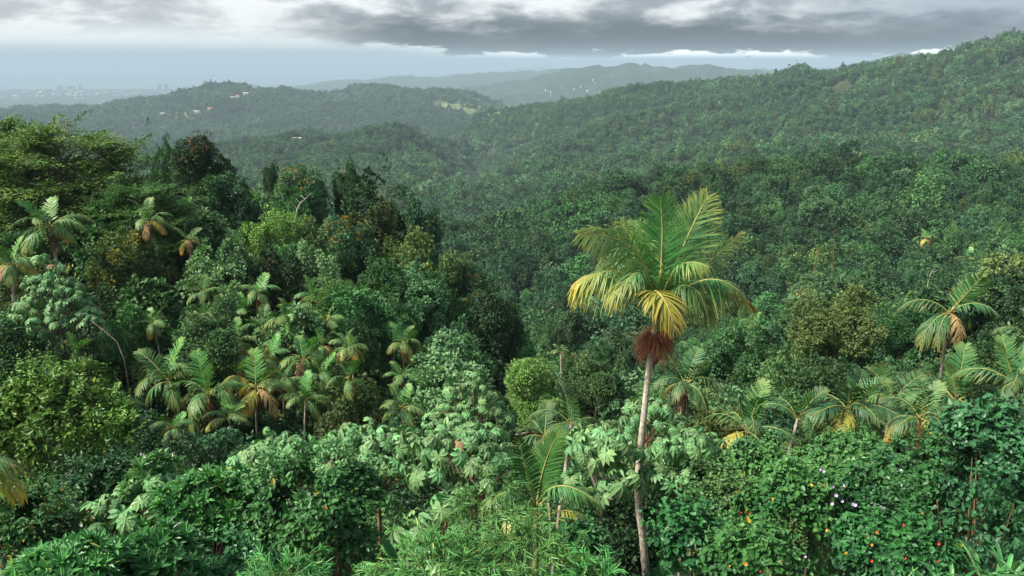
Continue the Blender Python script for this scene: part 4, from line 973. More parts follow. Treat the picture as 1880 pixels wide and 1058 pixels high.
def umbrella_tree(name, label, u, vt, vb, w, Y, heads, leafd, seed, per=9, fork=None, branch='bark_red', group='umbrella-leaved trees', flat=.55, cone=False):
    r = np.random.default_rng(500 + seed); s = mpp((vt + vb) / 2, Y); c = at(u, (vt + vb) / 2, Y); g = ground(c.x, Y)
    t_ = thing(name, label, 'tree', (c.x, Y, g - .1), group); rx = w * s / 2; rz_ = (vb - vt) * s / 2; ry = max(rx * .55, 1.0)
    hub = np.array([0, 0, max(c.z - g - rz_ * 1.3, .6)]) if fork is None else np.array(at(*fork, Y)) - np.array([c.x, Y, g - .1])
    tk = MB(); th_ = .022 + leafd * .045; tube(tk, [[hub[0] * .6, 0, 0], hub * [.9, 1, .6], hub], [th_ * 1.5, th_ * 1.25, th_], 8); tk.obj('trunk', M[branch], t_, True)
    for h in range(heads):
        # heads spread over a dome
        a = r.uniform(0, 6.28); q = math.sqrt((h + .5) / heads); e = np.array([math.cos(h * 2.4 + a * .1) * q * rx * .9, math.sin(h * 2.4 + a * .1) * q * ry * .9, 0])
        e[2] = (c.z - g) + rz_ * (math.sqrt(max(0, 1 - q * q * .92)) * (1 + flat) - flat) * r.uniform(.75, 1.05) - leafd * .3 - (r.uniform(0, .9) * rz_ if h % 2 else 0)
        if cone: e[2] = (c.z - g) + rz_ * (1 - 1.9 * q ** 1.2) + r.normal(0, .12 * rz_)
        m_ = hub + (e - hub) * .55 + np.array([r.normal(0, .12), r.normal(0, .12), -.05 * np.linalg.norm(e - hub)])
        bm_ = MB(); tube(bm_, [hub, m_, e + [0, 0, -.1], e + [0, 0, .06]], [th_ * .62, th_ * .45, th_ * .33, .012], 6); bm_.obj('branch', M[branch], t_, True)
        n = per + int(r.integers(-1, 2))
        for k in range(n):
            a = k * 2.399 + r.uniform(-.3, .3); q = (k + .6) / n; rr = leafd * (.18 + .78 * q); p = e + np.array([math.cos(a) * rr, math.sin(a) * rr, leafd * (.28 - .55 * q * q) + r.normal(0, .05)])
            dry = r.random() < .015
            lf = link('leaf', PALM_DRY if dry else PALMATE[r.integers(4)], t_); lf.location = p; sz = leafd * r.uniform(.75, 1.15) * (.75 + .4 * q)
            lf.scale = (sz,) * 3; tl = .15 + .75 * q
            lf.rotation_euler = (Matrix.Rotation(a, 3, 'Z') @ Matrix.Rotation(tl + r.normal(0, .28), 3, 'Y') @ Matrix.Rotation(r.normal(0, .32), 3, 'X')).to_euler()
    OCC.append((c.x, Y, rx * .6)); return t_
umbrella_tree('umbrella_tree', 'pale umbrella-leaved tree rising above the others in the middle of the view', 862, 668, 800, 190, 20, 34, .33, 1, per=8, cone=True)
umbrella_tree('umbrella_tree', 'silvery umbrella-leaved tree below the feathery tree', 100, 472, 595, 170, 38, 44, .56, 2, per=8, branch='bark', cone=True)
umbrella_tree('umbrella_tree', 'umbrella-leaved tree with reddish branches forking from one low point', 850, 752, 905, 240, 14, 15, .44, 3, per=10, fork=(872, 930))
umbrella_tree('umbrella_tree', 'umbrella-leaved tree forming the pale leafy bank before the palm thicket', 690, 762, 890, 250, 14.6, 20, .43, 4, per=10)
umbrella_tree('umbrella_tree', 'umbrella-leaved tree at the low end of the pale leafy bank', 520, 788, 880, 210, 15, 16, .40, 5, per=10)
umbrella_tree('umbrella_tree', 'umbrella-leaved tree just beside the tall palm trunk', 1108, 758, 905, 150, 14.5, 12, .43, 6, per=10, branch='bark')
umbrella_tree('umbrella_tree', 'umbrella-leaved tree on the far side of the tall palm trunk', 1262, 762, 905, 160, 14.8, 14, .41, 7, per=10, branch='bark')
umbrella_tree('umbrella_tree', 'low umbrella-leaved sapling with dark broad leaves above the bamboo', 795, 905, 985, 110, 11, 3, .50, 8, per=6)
umbrella_tree('umbrella_tree', 'umbrella-leaved sapling between the lance-leaved bushes', 265, 858, 930, 150, 12.6, 6, .46, 9, per=8)
umbrella_tree('umbrella_tree', 'umbrella-leaved tree behind the tall palm low in the hollow', 1190, 720, 800, 120, 19, 8, .40, 10)

# ------------------------------------------------------------------ bushes
def lump_radius(r, d, nb=16, amp=.26):
    b = sph(r, nb); b[:, 2] = np.abs(b[:, 2]) * .8; b = unit(b); h = r.uniform(.4, 1, nb)
    k = np.exp(-(1 - d @ b.T) * 15.0) * h
    return .70 + amp * 1.25 * np.clip(k.max(1), 0, 1) 
def mound(name, label, cat, mat, u, vt, vb, w, Y, leaf, aspect, seed, cover=2.2, acc_frac=.01, stems=14, six=True, depth=.75, wide=.28, stem='bark_red', group=None, acc_patch=0., upn=.5, amp=.28):
    """bush or vine-hung mound: leaves over a lumpy dome down to the ground, stems inside"""
    r = np.random.default_rng(700 + seed); s = mpp((vt + vb) / 2, Y); top = at(u, vt, Y); g = ground(top.x, Y); H = top.z - g
    rx = w * s / 2; ry = rx * depth; o = thing(name, label, cat, (top.x, Y, g - .1), group)
    hz_ = min(H * .5, (vb - vt) * s * .6); zc = H - hz_
    area = 2 * np.pi * rx * (hz_ + ry) * .5 + 2 * np.pi * rx * .8 * zc * .6; n = int(area / (leaf * leaf * aspect * .55) * cover)
    d = sph(r, n); d[:, 2] = np.where(d[:, 2] < -.2, -d[:, 2], d[:, 2]); d = unit(d); lr = lump_radius(r, d, 20, amp)
    depth_in = 1 - .34 * r.random(n) ** 2.2
    P = d * (lr * depth_in)[:, None] * np.array([rx, ry, hz_]) + np.array([0, 0, zc])
    # the skirt hanging to the ground
    lowm = r.random(n) < np.clip(zc / (H + .01) * .5, 0, .5); a = np.arctan2(d[:, 1], d[:, 0])
    flat = unit(np.column_stack([np.cos(a), np.sin(a), np.zeros(n)])); lr2 = lump_radius(r, flat, 12, .22)
    wob = 1 + .18 * np.sin(a * 5 + seed) * np.sin(P[:, 2] * 2.1)
    P2 = flat * (lr2 * depth_in * wob)[:, None] * np.array([rx, ry, 0]); P2[:, 2] = r.uniform(.05, zc, n); P = np.where(lowm[:, None], P2, P); out = np.where(lowm[:, None], flat, d)
    nz_ = vnoise(P[:, 0] * 2.2 + seed, P[:, 2] * 2.2 + P[:, 1], 9); keepm = nz_ > .22 + .1 * r.random(n)
    P, out, nz_ = P[keepm], out[keepm], nz_[keepm]; n = len(P)
    D = unit(out * .45 + sph(r, n) * .8 + np.array([0, 0, -.45])); Nn = unit(out * .75 + sph(r, n) * .5 + np.array([0, 0, upn]))
    tint = np.clip(vnoise(P[:, 0] * 1.7, P[:, 2] * 1.9 + P[:, 1] * 1.3, 3) * .55 + r.random(n) * .55 - .05, 0, 1); sz = leaf * r.uniform(.55, 1.25, n)
    patch = vnoise(P[:, 0] * 1.1 + 5, P[:, 2] * 1.3, 14) > .62
    acc = np.where(r.random(n) < acc_frac + acc_patch * patch, r.uniform(.4, 1, n), 0)
    mb = MB(); (leaves6 if six else leaves4)(mb, P, D, Nn, sz, sz * aspect, 0, tint, acc, **({'wide': wide} if six else {}))
    ns = int(70 * max(rx, .6)); ds = sph(r, ns); ds[:, 2] = np.abs(ds[:, 2]); ds = unit(ds + [0, 0, .25]); b0 = ds * .86 * np.array([rx, ry, hz_]) + np.array([0, 0, zc]); sl = leaf * r.uniform(1.5, 4.2, ns)   # young shoots standing out of the outline
    k = np.repeat(np.arange(ns), 9); m = len(k); q = np.tile(np.linspace(.1, 1, 9), ns); sd_ = unit(ds + np.array([0, 0, .5]) + sph(r, ns) * .5)
    Ps = b0[k] + sd_[k] * (sl[k] * q)[:, None] + sph(r, m) * leaf * .2; szs = leaf * (1.05 - .5 * q) * r.uniform(.7, 1.1, m)
    (leaves6 if six else leaves4)(mb, Ps, unit(sph(r, m) * [1, 1, .4] + sd_[k] * .4), unit(sd_[k] + sph(r, m) * .4), szs, szs * aspect, 0, np.clip(.35 + r.random(ns)[k] * .4 + r.random(m) * .25, 0, 1), 0., **({'wide': wide} if six else {}))
    f = mb.obj('foliage', M[mat], o); f['kind'] = 'stuff'
    sb = MB()
    for k in range(stems):
        a = r.uniform(0, 6.28); e = np.array([math.cos(a) * rx * r.uniform(.3, .85), math.sin(a) * ry * r.uniform(.3, .85), H * r.uniform(.5, .9)])
        tube(sb, [[e[0] * .15, e[1] * .15, 0], e * [.5, .5, .5] + r.normal(0, .08, 3), e], [.028, .02, .008], 5)
    sb.obj('stems', M[stem], o, True)
    OCC.append((top.x, Y, rx * .7)); o['_r'] = 0
    del o['_r']
    return o, (rx, ry, hz_, zc, H)
mound('leafy_shrub', 'bright yellow-green rounded shrub at the picture edge', 'shrub', 'lime', 70, 655, 880, 290, 19, .17, .46, 1, cover=2.6, acc_frac=.012, depth=.8, amp=.36)
mound('leafy_shrub', 'small bright shrub stepping down from the yellow-green one', 'shrub', 'lime', 205, 745, 850, 90, 18.5, .16, .46, 2, cover=2.2, acc_frac=.04)
mound('leafy_shrub', 'rounded shrub with small oval leaves and brown stems showing', 'shrub', 'oval', 572, 805, 1058, 300, 12, .115, .62, 3, cover=1.9, acc_frac=.006, stems=30, depth=.7)
mound('leafy_shrub', 'bluish-green shrub with rusty leaf tips behind the lance-leaved bush', 'shrub', 'heart_dark', 190, 830, 930, 190, 14.5, .14, .5, 4, acc_patch=.2)
mound('leafy_shrub', 'olive shrub with yellowed leaves beside the picture edge', 'shrub', 'oval', 50, 895, 1010, 190, 12.5, .11, .5, 5, acc_frac=.06)
mound('leafy_shrub', 'dark shrub in shade under the oval-leaved shrub', 'shrub', 'heart_dark', 400, 985, 1100, 200, 10.5, .12, .5, 6)
VG = 'vine-covered mounds'
MD = [
 ('vine mound with big heart-shaped leaves right beside the tall palm trunk', 'heart', 1270, 915, 1070, 118, 10.5, .125, 11, .006, 0),
 ('vine mound with small leaves and scattered yellow ones, purple flowers on top', 'heart', 1470, 828, 1060, 210, 11.5, .085, 12, .015, .07),
 ('low vine mound with bright heart-shaped leaves at the bottom of the view', 'heart', 1375, 958, 1070, 160, 9.6, .10, 13, .02, .04),
 ('tangled vine bank with red blossoms under the small-leaved mound', 'oval', 1350, 868, 1000, 150, 11.8, .085, 14, .01, .10),
 ('vine bank with a few purple flowers in the dip', 'heart_dark', 1620, 850, 1000, 180, 12, .095, 15, .006, 0),
 ('vine-hung bush just under the golden yellow palm', 'heart_dark', 1690, 790, 960, 190, 13.5, .10, 16, .006, 0),
 ('tall dark vine-draped bush standing at the picture edge', 'heart_dark', 1835, 744, 960, 225, 12.5, .12, 17, .004, 0),
 ('low leafy bank with red leaves in front of the tall draped bush', 'heart', 1650, 940, 1070, 230, 9.6, .09, 18, .015, .10),
 ('shrubby vine cover under the dark leafy palm', 'oval', 1390, 800, 930, 170, 14.5, .09, 19, .008, 0),
 ('shrubby vine cover beneath the full palm', 'oval', 1560, 795, 900, 170, 15, .10, 20, .006, 0),
 ('vine clump next to the umbrella-leaved tree behind the palm trunk', 'oval', 1310, 850, 960, 100, 13, .10, 21, .012, 0),
 ('dark leafy clump left of the tall palm trunk near the ground', 'heart', 1068, 960, 1070, 110, 11.5, .11, 22, .006, 0),
]
MOB = {}
for lab, mat, u, vt, vb, w, Y, lf, sd, af, ap in MD:
    MOB[sd] = mound('vine_mound', lab, 'vine', mat, u, vt, vb, w * .92, Y, lf, .80, sd, cover=2.1, acc_frac=af * .5, acc_patch=ap * .6, wide=.20, group=VG, depth=.8, amp=.46)

# lance-leaved bushes: rosettes of long leaves at the twig ends
def rosette_bush(label, u, vt, vb, w, Y, leaf, n, seed, mat='lance', per=9, name='lance_leaved_bush', stem='bark', flat=.4):
    r = np.random.default_rng(900 + seed); s = mpp((vt + vb) / 2, Y); top = at(u, vt, Y); g = ground(top.x, Y); H = top.z - g
    o = thing(name, label, 'bush', (top.x, Y, g - .1), 'lance-leaved bushes'); rx = w * s / 2; ry = max(rx * .6, .8); hh = (vb - vt) * s
    d = sph(r, n); d[:, 2] = np.abs(d[:, 2]); d = unit(d + [0, 0, .1]); lr = lump_radius(r, d, 14, .3)
    E = d * (lr * r.uniform(.62, 1, n))[:, None] * np.array([rx, ry, hh * .9]) + np.array([0, 0, H - hh * .95]); ax = unit(d * .7 + np.array([0, -.15, .8]) + sph(r, n) * .3)
    k = np.repeat(np.arange(n), per); m = len(k); j = np.tile(np.arange(per), n); A = ax[k]; e1 = unit(np.cross(A, [0.3, .1, 1.])); e2 = np.cross(A, e1); th = j * 2.399 + r.uniform(0, 6, n)[k]
    op = r.uniform(.35, .95, m); rad = e1 * np.cos(th)[:, None] + e2 * np.sin(th)[:, None]; D = unit(rad * op[:, None] + A * (1 - op * .65)[:, None]); Nn = unit(A - rad * .2)
    mb = MB(); leaves6(mb, E[k], D, Nn, leaf * r.uniform(.7, 1.15, m), leaf * .30, 0, np.clip(r.random(n)[k] * .5 + r.random(m) * .5, 0, 1), np.where(r.random(m) < .008, .8, 0), droop=.16, wide=.38, fold=.22)
    f = mb.obj('foliage', M[mat], o); f['kind'] = 'stuff'
    sb = MB()
    for i in range(0, n, 4):
        b0 = np.array([E[i, 0] * .2, E[i, 1] * .2, max(H - hh * 1.6, 0)]); tube(sb, [b0, b0 + (E[i] - b0) * .55 + r.normal(0, .06, 3), E[i]], [.022, .014, .006], 5)
    for i in range(4): tube(sb, [[r.normal(0, rx * .2), r.normal(0, .2), 0], [r.normal(0, rx * .2), r.normal(0, .2), H * .4], [r.normal(0, rx * .3), 0, H * .75]], [.06, .05, .025], 6)
    sb.obj('stems', M[stem], o, True); OCC.append((top.x, Y, rx * .6))
rosette_bush('lance-leaved bush with glossy star-like leaf whorls beside the oval-leaved shrub', 360, 818, 985, 230, 12.2, .20, 300, 1)
rosette_bush('lance-leaved bush standing tallest over the low bushes', 272, 815, 900, 84, 13, .20, 60, 2)
rosette_bush('lance-leaved bush filling the corner of the view', 90, 968, 1090, 270, 8.6, .17, 300, 3)
rosette_bush('lance-leaved bush with bluish dark leaves next to the corner bush', 285, 945, 1080, 210, 9.4, .19, 170, 4)
rosette_bush('lance-leaved bush half hidden under the umbrella-leaved bank', 450, 880, 980, 160, 12.6, .19, 120, 5)

# feathery bamboo at the bottom
def bamboo(label, u, vt, vb, w, Y, n, seed):
    r = np.random.default_rng(1200 + seed); s = mpp((vt + vb) / 2, Y); top = at(u, vt, Y); g = ground(top.x, Y); H = top.z - g; rx = w * s / 2; hh = (vb - vt) * s
    o = thing('bamboo_clump', label, 'bamboo', (top.x, Y, g - .1), 'feathery bamboo clumps'); mb = MB(); sb = MB()
    for k in range(n):
        a = r.uniform(0, 6.28); q = math.sqrt(r.random()); b = np.array([math.cos(a) * q * rx * .85, math.sin(a) * q * rx * .6, H - hh * (1.0 - .75 * (1 - q * q) * r.uniform(.5, 1.05))])
        d = unit(np.array([math.cos(a) * q + r.normal(0, .45), math.sin(a) * q + r.normal(0, .45), r.uniform(.1, .9)])); L = r.uniform(.35, .75)
        t_ = np.linspace(0, 1, 6); path = b + d * (L * t_)[:, None] - np.array([0, 0, 1]) * (.45 * L * t_ ** 2)[:, None]
        tube(sb, path, np.linspace(.004, .0015, 6), 3)
        m = 18; tq = np.sort(r.random(m)) ** .8; P = b + d * (L * tq)[:, None] - np.array([0, 0, 1]) * (.45 * L * tq ** 2)[:, None]
        T = unit(d - np.array([0, 0, 1]) * (.9 * tq)[:, None]); D = unit(T * .8 + sph(r, m) * .75 + [0, 0, -.1]); Nn = unit(sph(r, m) * .5 + [0, -.2, 1.])
        leaves6(mb, P, D, Nn, r.uniform(.085, .16, m), .021, 0, np.clip(r.random() * .5 + r.random(m) * .5, 0, 1), np.where(r.random(m) < .02, .9, 0), wide=.3, droop=.15)
    for k in range(7): tube(sb, [[r.normal(0, .12), r.normal(0, .12), 0], [r.normal(0, rx * .3), r.normal(0, .2), H * .55], [r.normal(0, rx * .5), r.normal(0, .3), H * .9]], [.03, .022, .008], 5)
    f = mb.obj('foliage', M['bamboo'], o); f['kind'] = 'stuff'; sb.obj('canes', M['bamboo_stem'], o, True); OCC.append((top.x, Y, rx * .6))
bamboo('feathery bamboo clump arching up left of the tall palm trunk', 970, 918, 1090, 235, 9.2, 215, 1)
bamboo('feathery bamboo clump low beside the banana leaf', 790, 968, 1090, 200, 8.6, 150, 2)
bamboo('thin bamboo sprays reaching up before the forked umbrella-leaved tree', 890, 855, 960, 90, 10.5, 46, 3)
bamboo('small bamboo tuft at the bottom under the oval-leaved shrub', 505, 1025, 1090, 110, 8.3, 60, 4)
bamboo('small bamboo tuft by the foot of the tall palm', 1085, 1020, 1090, 100, 8.8, 45, 5)

# the clump-forming palm with one great upright frond
cp = at(985, 900, 12.8); gz2 = ground(cp.x, 12.8)
def L4(u, v, dy=0.): return np.array(at(u, v, 12.8 + dy)) - np.array([cp.x, 12.8, gz2])
yp = thing('young_palm', 'young trunkless palm holding one great upright frond', 'palm', (cp.x, 12.8, gz2 - .05))
YF = [([(985, 930), (990, 880, .1), (1000, 830, .1), (1030, 785, 0)], 58, .46, .030, .10, .05, .6, 'fr_fresh', dict(face=True)),
      ([(985, 930), (970, 880, -.2), (962, 840, -.3), (952, 800, -.4)], 50, .44, .028, .30, .05, .5, 'fr_green', dict(face=True)),
      ([(985, 930), (1000, 880, -.3), (1040, 870, -.6), (1100, 920, -.8)], 46, .44, .028, .75, .1, .45, 'fr_green', {}),
      ([(985, 930), (965, 890, -.4), (925, 885, -.7), (885, 930, -.9)], 46, .42, .028, .7, .1, .45, 'fr_green', {}),
      ([(985, 930), (1005, 900, .3), (1060, 880, .6), (1110, 900, .8)], 40, .42, .028, .6, .1, .45, 'fr_green', {}),
      ([(985, 930), (960, 900, -.5), (940, 930, -1.0), (935, 985, -1.2)], 36, .36, .028, .5, .0, .5, 'fr_olive', dict(endacc=.8)),
      ([(1010, 940), (1050, 920, -.2), (1085, 945, -.4), (1110, 995, -.5)], 34, .30, .026, .7, .0, .5, 'fr_yellow', dict(endacc=.9, tipacc=.5))]
for j, (pts, n, Lm, wd, hg, lf_, fw, mat, kw) in enumerate(YF):
    lf, rb = frond_mb([L4(*p) for p in pts], n, Lm, wd, hg, lf_, fw, np.random.default_rng(400 + j), segs=4, **{**dict(split=.05, tipacc=.15, endacc=.2), **kw})
    f = lf.obj('frond', M[mat], yp); rb.obj('rib', M['rachis'], f, True)
cs_ = MB(); tube(cs_, [[0, 0, 0], [0, 0, L4(985, 930)[2] * .6], L4(985, 928)], [.09, .07, .04], 8); cs_.obj('stem', M['shaft'], yp, True)
cp2 = at(-15, 905, 12.0); g3 = ground(cp2.x, 12)
ep = thing('edge_palm', 'yellowing palm frond hanging in at the picture edge', 'palm', (cp2.x, 12, g3 - .05))
for j, pts in enumerate([[(-40, 850), (-10, 850), (10, 870), (40, 905)], [(-40, 850), (-20, 830), (0, 835), (25, 850)]]):
    lf, rb = frond_mb([np.array(at(p[0], p[1], 12.0)) - np.array([cp2.x, 12, g3]) for p in pts], 26, .42, .03, .6, .0, .5, np.random.default_rng(450 + j), endacc=.7, tipacc=.5)
    f = lf.obj('frond', M['fr_yellow' if j == 0 else 'fr_green'], ep); rb.obj('rib', M['rachis'], f, True)
cs_ = MB(); q0 = np.array(at(-40, 850, 12.0)) - np.array([cp2.x, 12, g3]); tube(cs_, [[0, 0, 0], q0 * .6, q0], [.08, .06, .05], 7); cs_.obj('stem', M['palm_bark'], ep, True)

# banana plant
def blade_leaf(mb, P0, d, L, w, arch, r, tint, n=9, torn=.0):
    t_ = np.linspace(0, 1, n); d = np.asarray(d, float); d = d / np.linalg.norm(d)
    path = np.asarray(P0) + d * (L * t_)[:, None] - np.array([0, 0, 1.]) * (arch * L * t_ ** 2)[:, None]
    T = unit(np.gradient(path, axis=0)); S = unit(np.cross(T, [0, 0, 1.]) + 1e-6); Nn = np.cross(S, T); wp = w * np.sin(np.pi * np.clip(t_ * .93 + .05, 0, 1)) ** .6 * (1 + torn * r.normal(size=n))
    V = np.stack([path + S * wp[:, None] / 2 + Nn * (wp * .18)[:, None], path, path - S * wp[:, None] / 2 + Nn * (wp * .18)[:, None]], 1).reshape(-1, 3)
    i = np.arange(n - 1)[:, None] * 3; F = np.concatenate([i + [[0, 1, 4, 3]], i + [[1, 2, 5, 4]]]); mb.add(V, F, 0, tint)
bc = at(735, 1050, 8.8); g4 = ground(bc.x, 8.8); bp_ = thing('banana_plant', 'broad banana leaf sticking up beside the bamboo', 'plant', (bc.x, 8.8, g4 - .05)); rb_ = np.random.default_rng(8)
H4 = bc.z - g4
for P0, d, L, w, ar in [((0, 0, H4), (-.42, .1, 1.0), .62, .20, .12), ((0, .1, H4 - .1), (.5, .3, .8), .7, .20, .4), ((0, 0, H4 - .1), (-.9, -.3, .5), .7, .2, .4)]:
    m_ = MB(); blade_leaf(m_, P0, d, L, w, ar, rb_, .6, torn=.05); m_.obj('leaf', M['banana'], bp_)
m_ = MB(); tube(m_, [[0, 0, 0], [0, 0, H4 * .6], [0, 0, H4]], [.09, .07, .03], 8); m_.obj('stem', M['shaft'], bp_, True)
# blade-leaved plants in the corner
for k, (u, v, lab) in enumerate([(1810, 1010, 'blade-leaved plant tufting up before the tall draped bush'), (1860, 1005, 'blade-leaved plant in the very corner of the view'), (1745, 1035, 'blade-leaved plant low among the red-leaved bank'), (1690, 1045, 'blade-leaved plant with thin grassy leaves'), (1560, 1050, 'blade-leaved plant at the foot of the dark gap')]):
    c = at(u, v, 9.0 - .1 * k); g = ground(c.x, c.y); o = thing('blade_plant', lab, 'plant', (c.x, c.y, g - .05), 'blade-leaved plants'); r = np.random.default_rng(60 + k); Hh = c.z - g
    for j in range(16):
        a = j * 2.399; m_ = MB(); blade_leaf(m_, (r.normal(0, .1), r.normal(0, .1), Hh - .42), (math.cos(a) * .6, math.sin(a) * .6, r.uniform(.5, 1.1)), r.uniform(.45, .75), .055 if k != 3 else .03, r.uniform(.2, .6), r, r.random(), n=7); m_.obj('leaf', M['blade'], o)
    m_ = MB(); tube(m_, [[0, 0, 0], [.02, 0, Hh * .5], [0, 0, Hh - .38]], [.03, .025, .02], 6); m_.obj('stem', M['bamboo_stem'], o, True)

# flowers on the vines (parts of the mound they grow on)
def flower_mesh(mat, seed, petals, size, cup):
    r = np.random.default_rng(seed); mb = MB(); a = np.arange(petals) / petals * 6.283
    D = np.column_stack([np.cos(a), np.sin(a), np.full(petals, cup)]); leaves6(mb, np.zeros((petals, 3)), D, np.tile([0, 0, 1.], (petals, 1)), size, size * .95, 0, r.random(petals), 0., wide=.45, droop=-.1)
    return mb.mesh('flower', [M[mat]])
FL = {'p': flower_mesh('purple', 1, 5, .040, .35), 'r': flower_mesh('red', 2, 6, .045, .9), 'o': flower_mesh('orange', 3, 4, .045, .5)}
FLW = [(12, 'p', [(1505, 863), (1512, 866), (1535, 910), (1528, 925), (1546, 921), (1565, 926), (1570, 928), (1528, 893), (1548, 892), (1478, 1022)]), (15, 'p', [(1605, 926), (1622, 934), (1645, 955), (1653, 863)]),
       (14, 'r', [(1358, 941), (1374, 942), (1320, 982), (1341, 995), (1325, 993)]), (14, 'p', [(1404, 945), (1415, 958), (1408, 938)]), (13, 'o', [(1405, 1003), (1368, 1036)]), (13, 'r', [(1336, 1042), (1394, 1048), (1435, 1033)]),
       (18, 'r', [(1722, 998), (1656, 965), (1660, 1024), (1702, 958), (1600, 1030), (1718, 1030)]), (18, 'o', [(1592, 985), (1600, 1000), (1610, 978)]), (12, 'o', [(1511, 890)])]
rf = np.random.default_rng(12)
def on_mound(sd, u, v):
    """the point of the mound's leafy surface on the sight line"""
    o, (rx, ry, hz_, zc, H) = MOB[sd]; ox, oy, oz = o.location; a, b, c = ray(u, v)
    for Y in np.linspace(oy - ry * 1.4, oy + ry, 160):
        p = np.array([a / b * Y - ox, Y - oy, CAMZ + c / b * Y - oz]); e = math.hypot(p[0] / rx, p[1] / ry) if p[2] < zc else math.sqrt((p[0] / rx) ** 2 + (p[1] / ry) ** 2 + ((p[2] - zc) / hz_) ** 2)
        if e < 1.10: return p
    return np.array([a / b * (oy - ry) - ox, -ry, CAMZ + c / b * (oy - ry) - oz])
for sd, kd, pts in FLW:
    for (u, v) in pts:
        p = on_mound(sd, u, v); f = link('flower', FL[kd], MOB[sd][0]); f.location = p; f.rotation_euler = (rf.uniform(.7, 1.3), 0, rf.uniform(-.5, .5)); q = rf.uniform(.55, .85); f.scale = (q, q, q)

# crooked bare branches showing against the leaves
def bare(label, pts, Y, rad, mat='bark_pale', twigs=6, seed=0):
    r = np.random.default_rng(1500 + seed); P = [np.array(at(u, v, Y + (k - 1) * .15)) for k, (u, v) in enumerate(pts)]; g = ground(P[0][0], Y); base = np.array([P[0][0], Y, g - .1])
    o = thing('bare_branch', label, 'branch', tuple(base), 'bare crooked branches'); mb = MB(); Q = [p - base for p in P]; Q = [np.array([0, 0, 0.])] + Q
    tube(mb, Q, np.linspace(rad * 1.2, rad * .35, len(Q)), 6)
    for k in range(twigs):
        i = int(r.integers(1, len(Q))); b = Q[i]; d = np.array([r.normal(0, .6), r.normal(0, .3), r.uniform(.1, .9)]) * rad * 12; tube(mb, [b, b + d * .5 + r.normal(0, rad, 3), b + d], [rad * .4, rad * .28, rad * .1], 4)
    mb.obj('limb', M[mat], o, True)
bare('pale crooked branch hanging out under the silvery umbrella-leaved tree', [(228, 660), (215, 628), (190, 606), (168, 590), (140, 586), (108, 588)], 37, .026, 'bark', seed=1)
bare('thin pale twig leaning beside the round-headed trees', [(538, 430), (545, 385), (552, 372), (560, 366)], 64, .06, seed=2)
bare('bare reddish snag on the slope behind the palm', [(1497, 480), (1500, 462), (1504, 455)], 150, .055, 'bark_red', seed=3)
bare('bare upright snag beside the reddish one on the slope', [(1530, 475), (1530, 450), (1532, 425)], 155, .05, 'bark_red', seed=4)
bare('forked white twig rising from the slope forest', [(1560, 630), (1552, 610), (1540, 600), (1556, 596)], 58, .022, seed=5)
bare('forked pale twig high on the slope', [(1705, 512), (1710, 500), (1720, 497)], 120, .06, seed=6)

# ------------------------------------------------------------------ undergrowth on the ground between the plants
def clump_mesh(kind, seed):
    r = np.random.default_rng(seed); mb = MB()
    if kind == 'fern':
        for k in range(9):
            a = k * 2.399; lf, rb = frond_mb([(0, 0, 0), (.2 * math.cos(a), .2 * math.sin(a), .5), (.55 * math.cos(a), .55 * math.sin(a), .6), (.95 * math.cos(a), .95 * math.sin(a), .3)], 14, .22, .05, .4, .1, .5, r, segs=2)
            for V, F, T_, A_ in zip(lf.V, lf.F, lf.T, lf.A): mb.add(V, F, 0, T_, 0)
    else:
        n = 260; d = sph(r, n); d[:, 2] = np.abs(d[:, 2]); P = d * r.uniform(.5, 1, n)[:, None] * [.8, .8, .9]
        leaves6(mb, P, unit(d + sph(r, n) * .6 + [0, 0, -.3]), unit(d * .5 + [0, 0, .8] + sph(r, n) * .3), r.uniform(.16, .3, n), .13, 0, r.random(n), np.where(r.random(n) < .01, .8, 0))
    return mb.mesh('foliage', [M['fern' if kind == 'fern' else 'heart_dark']])
UG = []
for k, (kd, u, Y, lab) in enumerate([('fern', 560, 26, 'dark fern tuft in the shade below the palm thicket'), ('broad', 330, 27, 'broad-leaved tuft in the shade below the palm thicket'), ('fern', 1190, 13, 'dark fern tuft near the foot of the tall palm'), ('broad', 1150, 14, 'broad-leaved tuft near the foot of the tall palm')]):
    s_ = ray(u, 800); x = s_[0] / s_[1] * Y; o = thing('fern' if kd == 'fern' else 'leafy_plant', lab, 'fern' if kd == 'fern' else 'plant', (x, Y, ground(x, Y))); f = link('foliage', clump_mesh(kd, 20 + k), o); f['kind'] = 'stuff'; f.scale = (1.3,) * 3; UG.append(f)
r = np.random.default_rng(99)
up = scatter(6, 58, lambda y: .72 + .014 * y, r); up = up[(np.abs(up[:, 0] / up[:, 1]) < .9)]
zz = ground_np(up[:, 0], up[:, 1]); n = len(up); sz = r.uniform(.6, 1.3, n) * np.interp(up[:, 1], [6, 20, 60], [.8, 1.1, 1.2])
instancer('undergrowth', np.column_stack([up, zz - .05]), r.uniform(0, 6.28, n), np.column_stack([sz, sz, sz * r.uniform(.8, 1.4, n)]), r.integers(0, 4, n), UG, 'dark ferns and leafy ground cover between the bushes', 'undergrowth')
print('undergrowth', n)

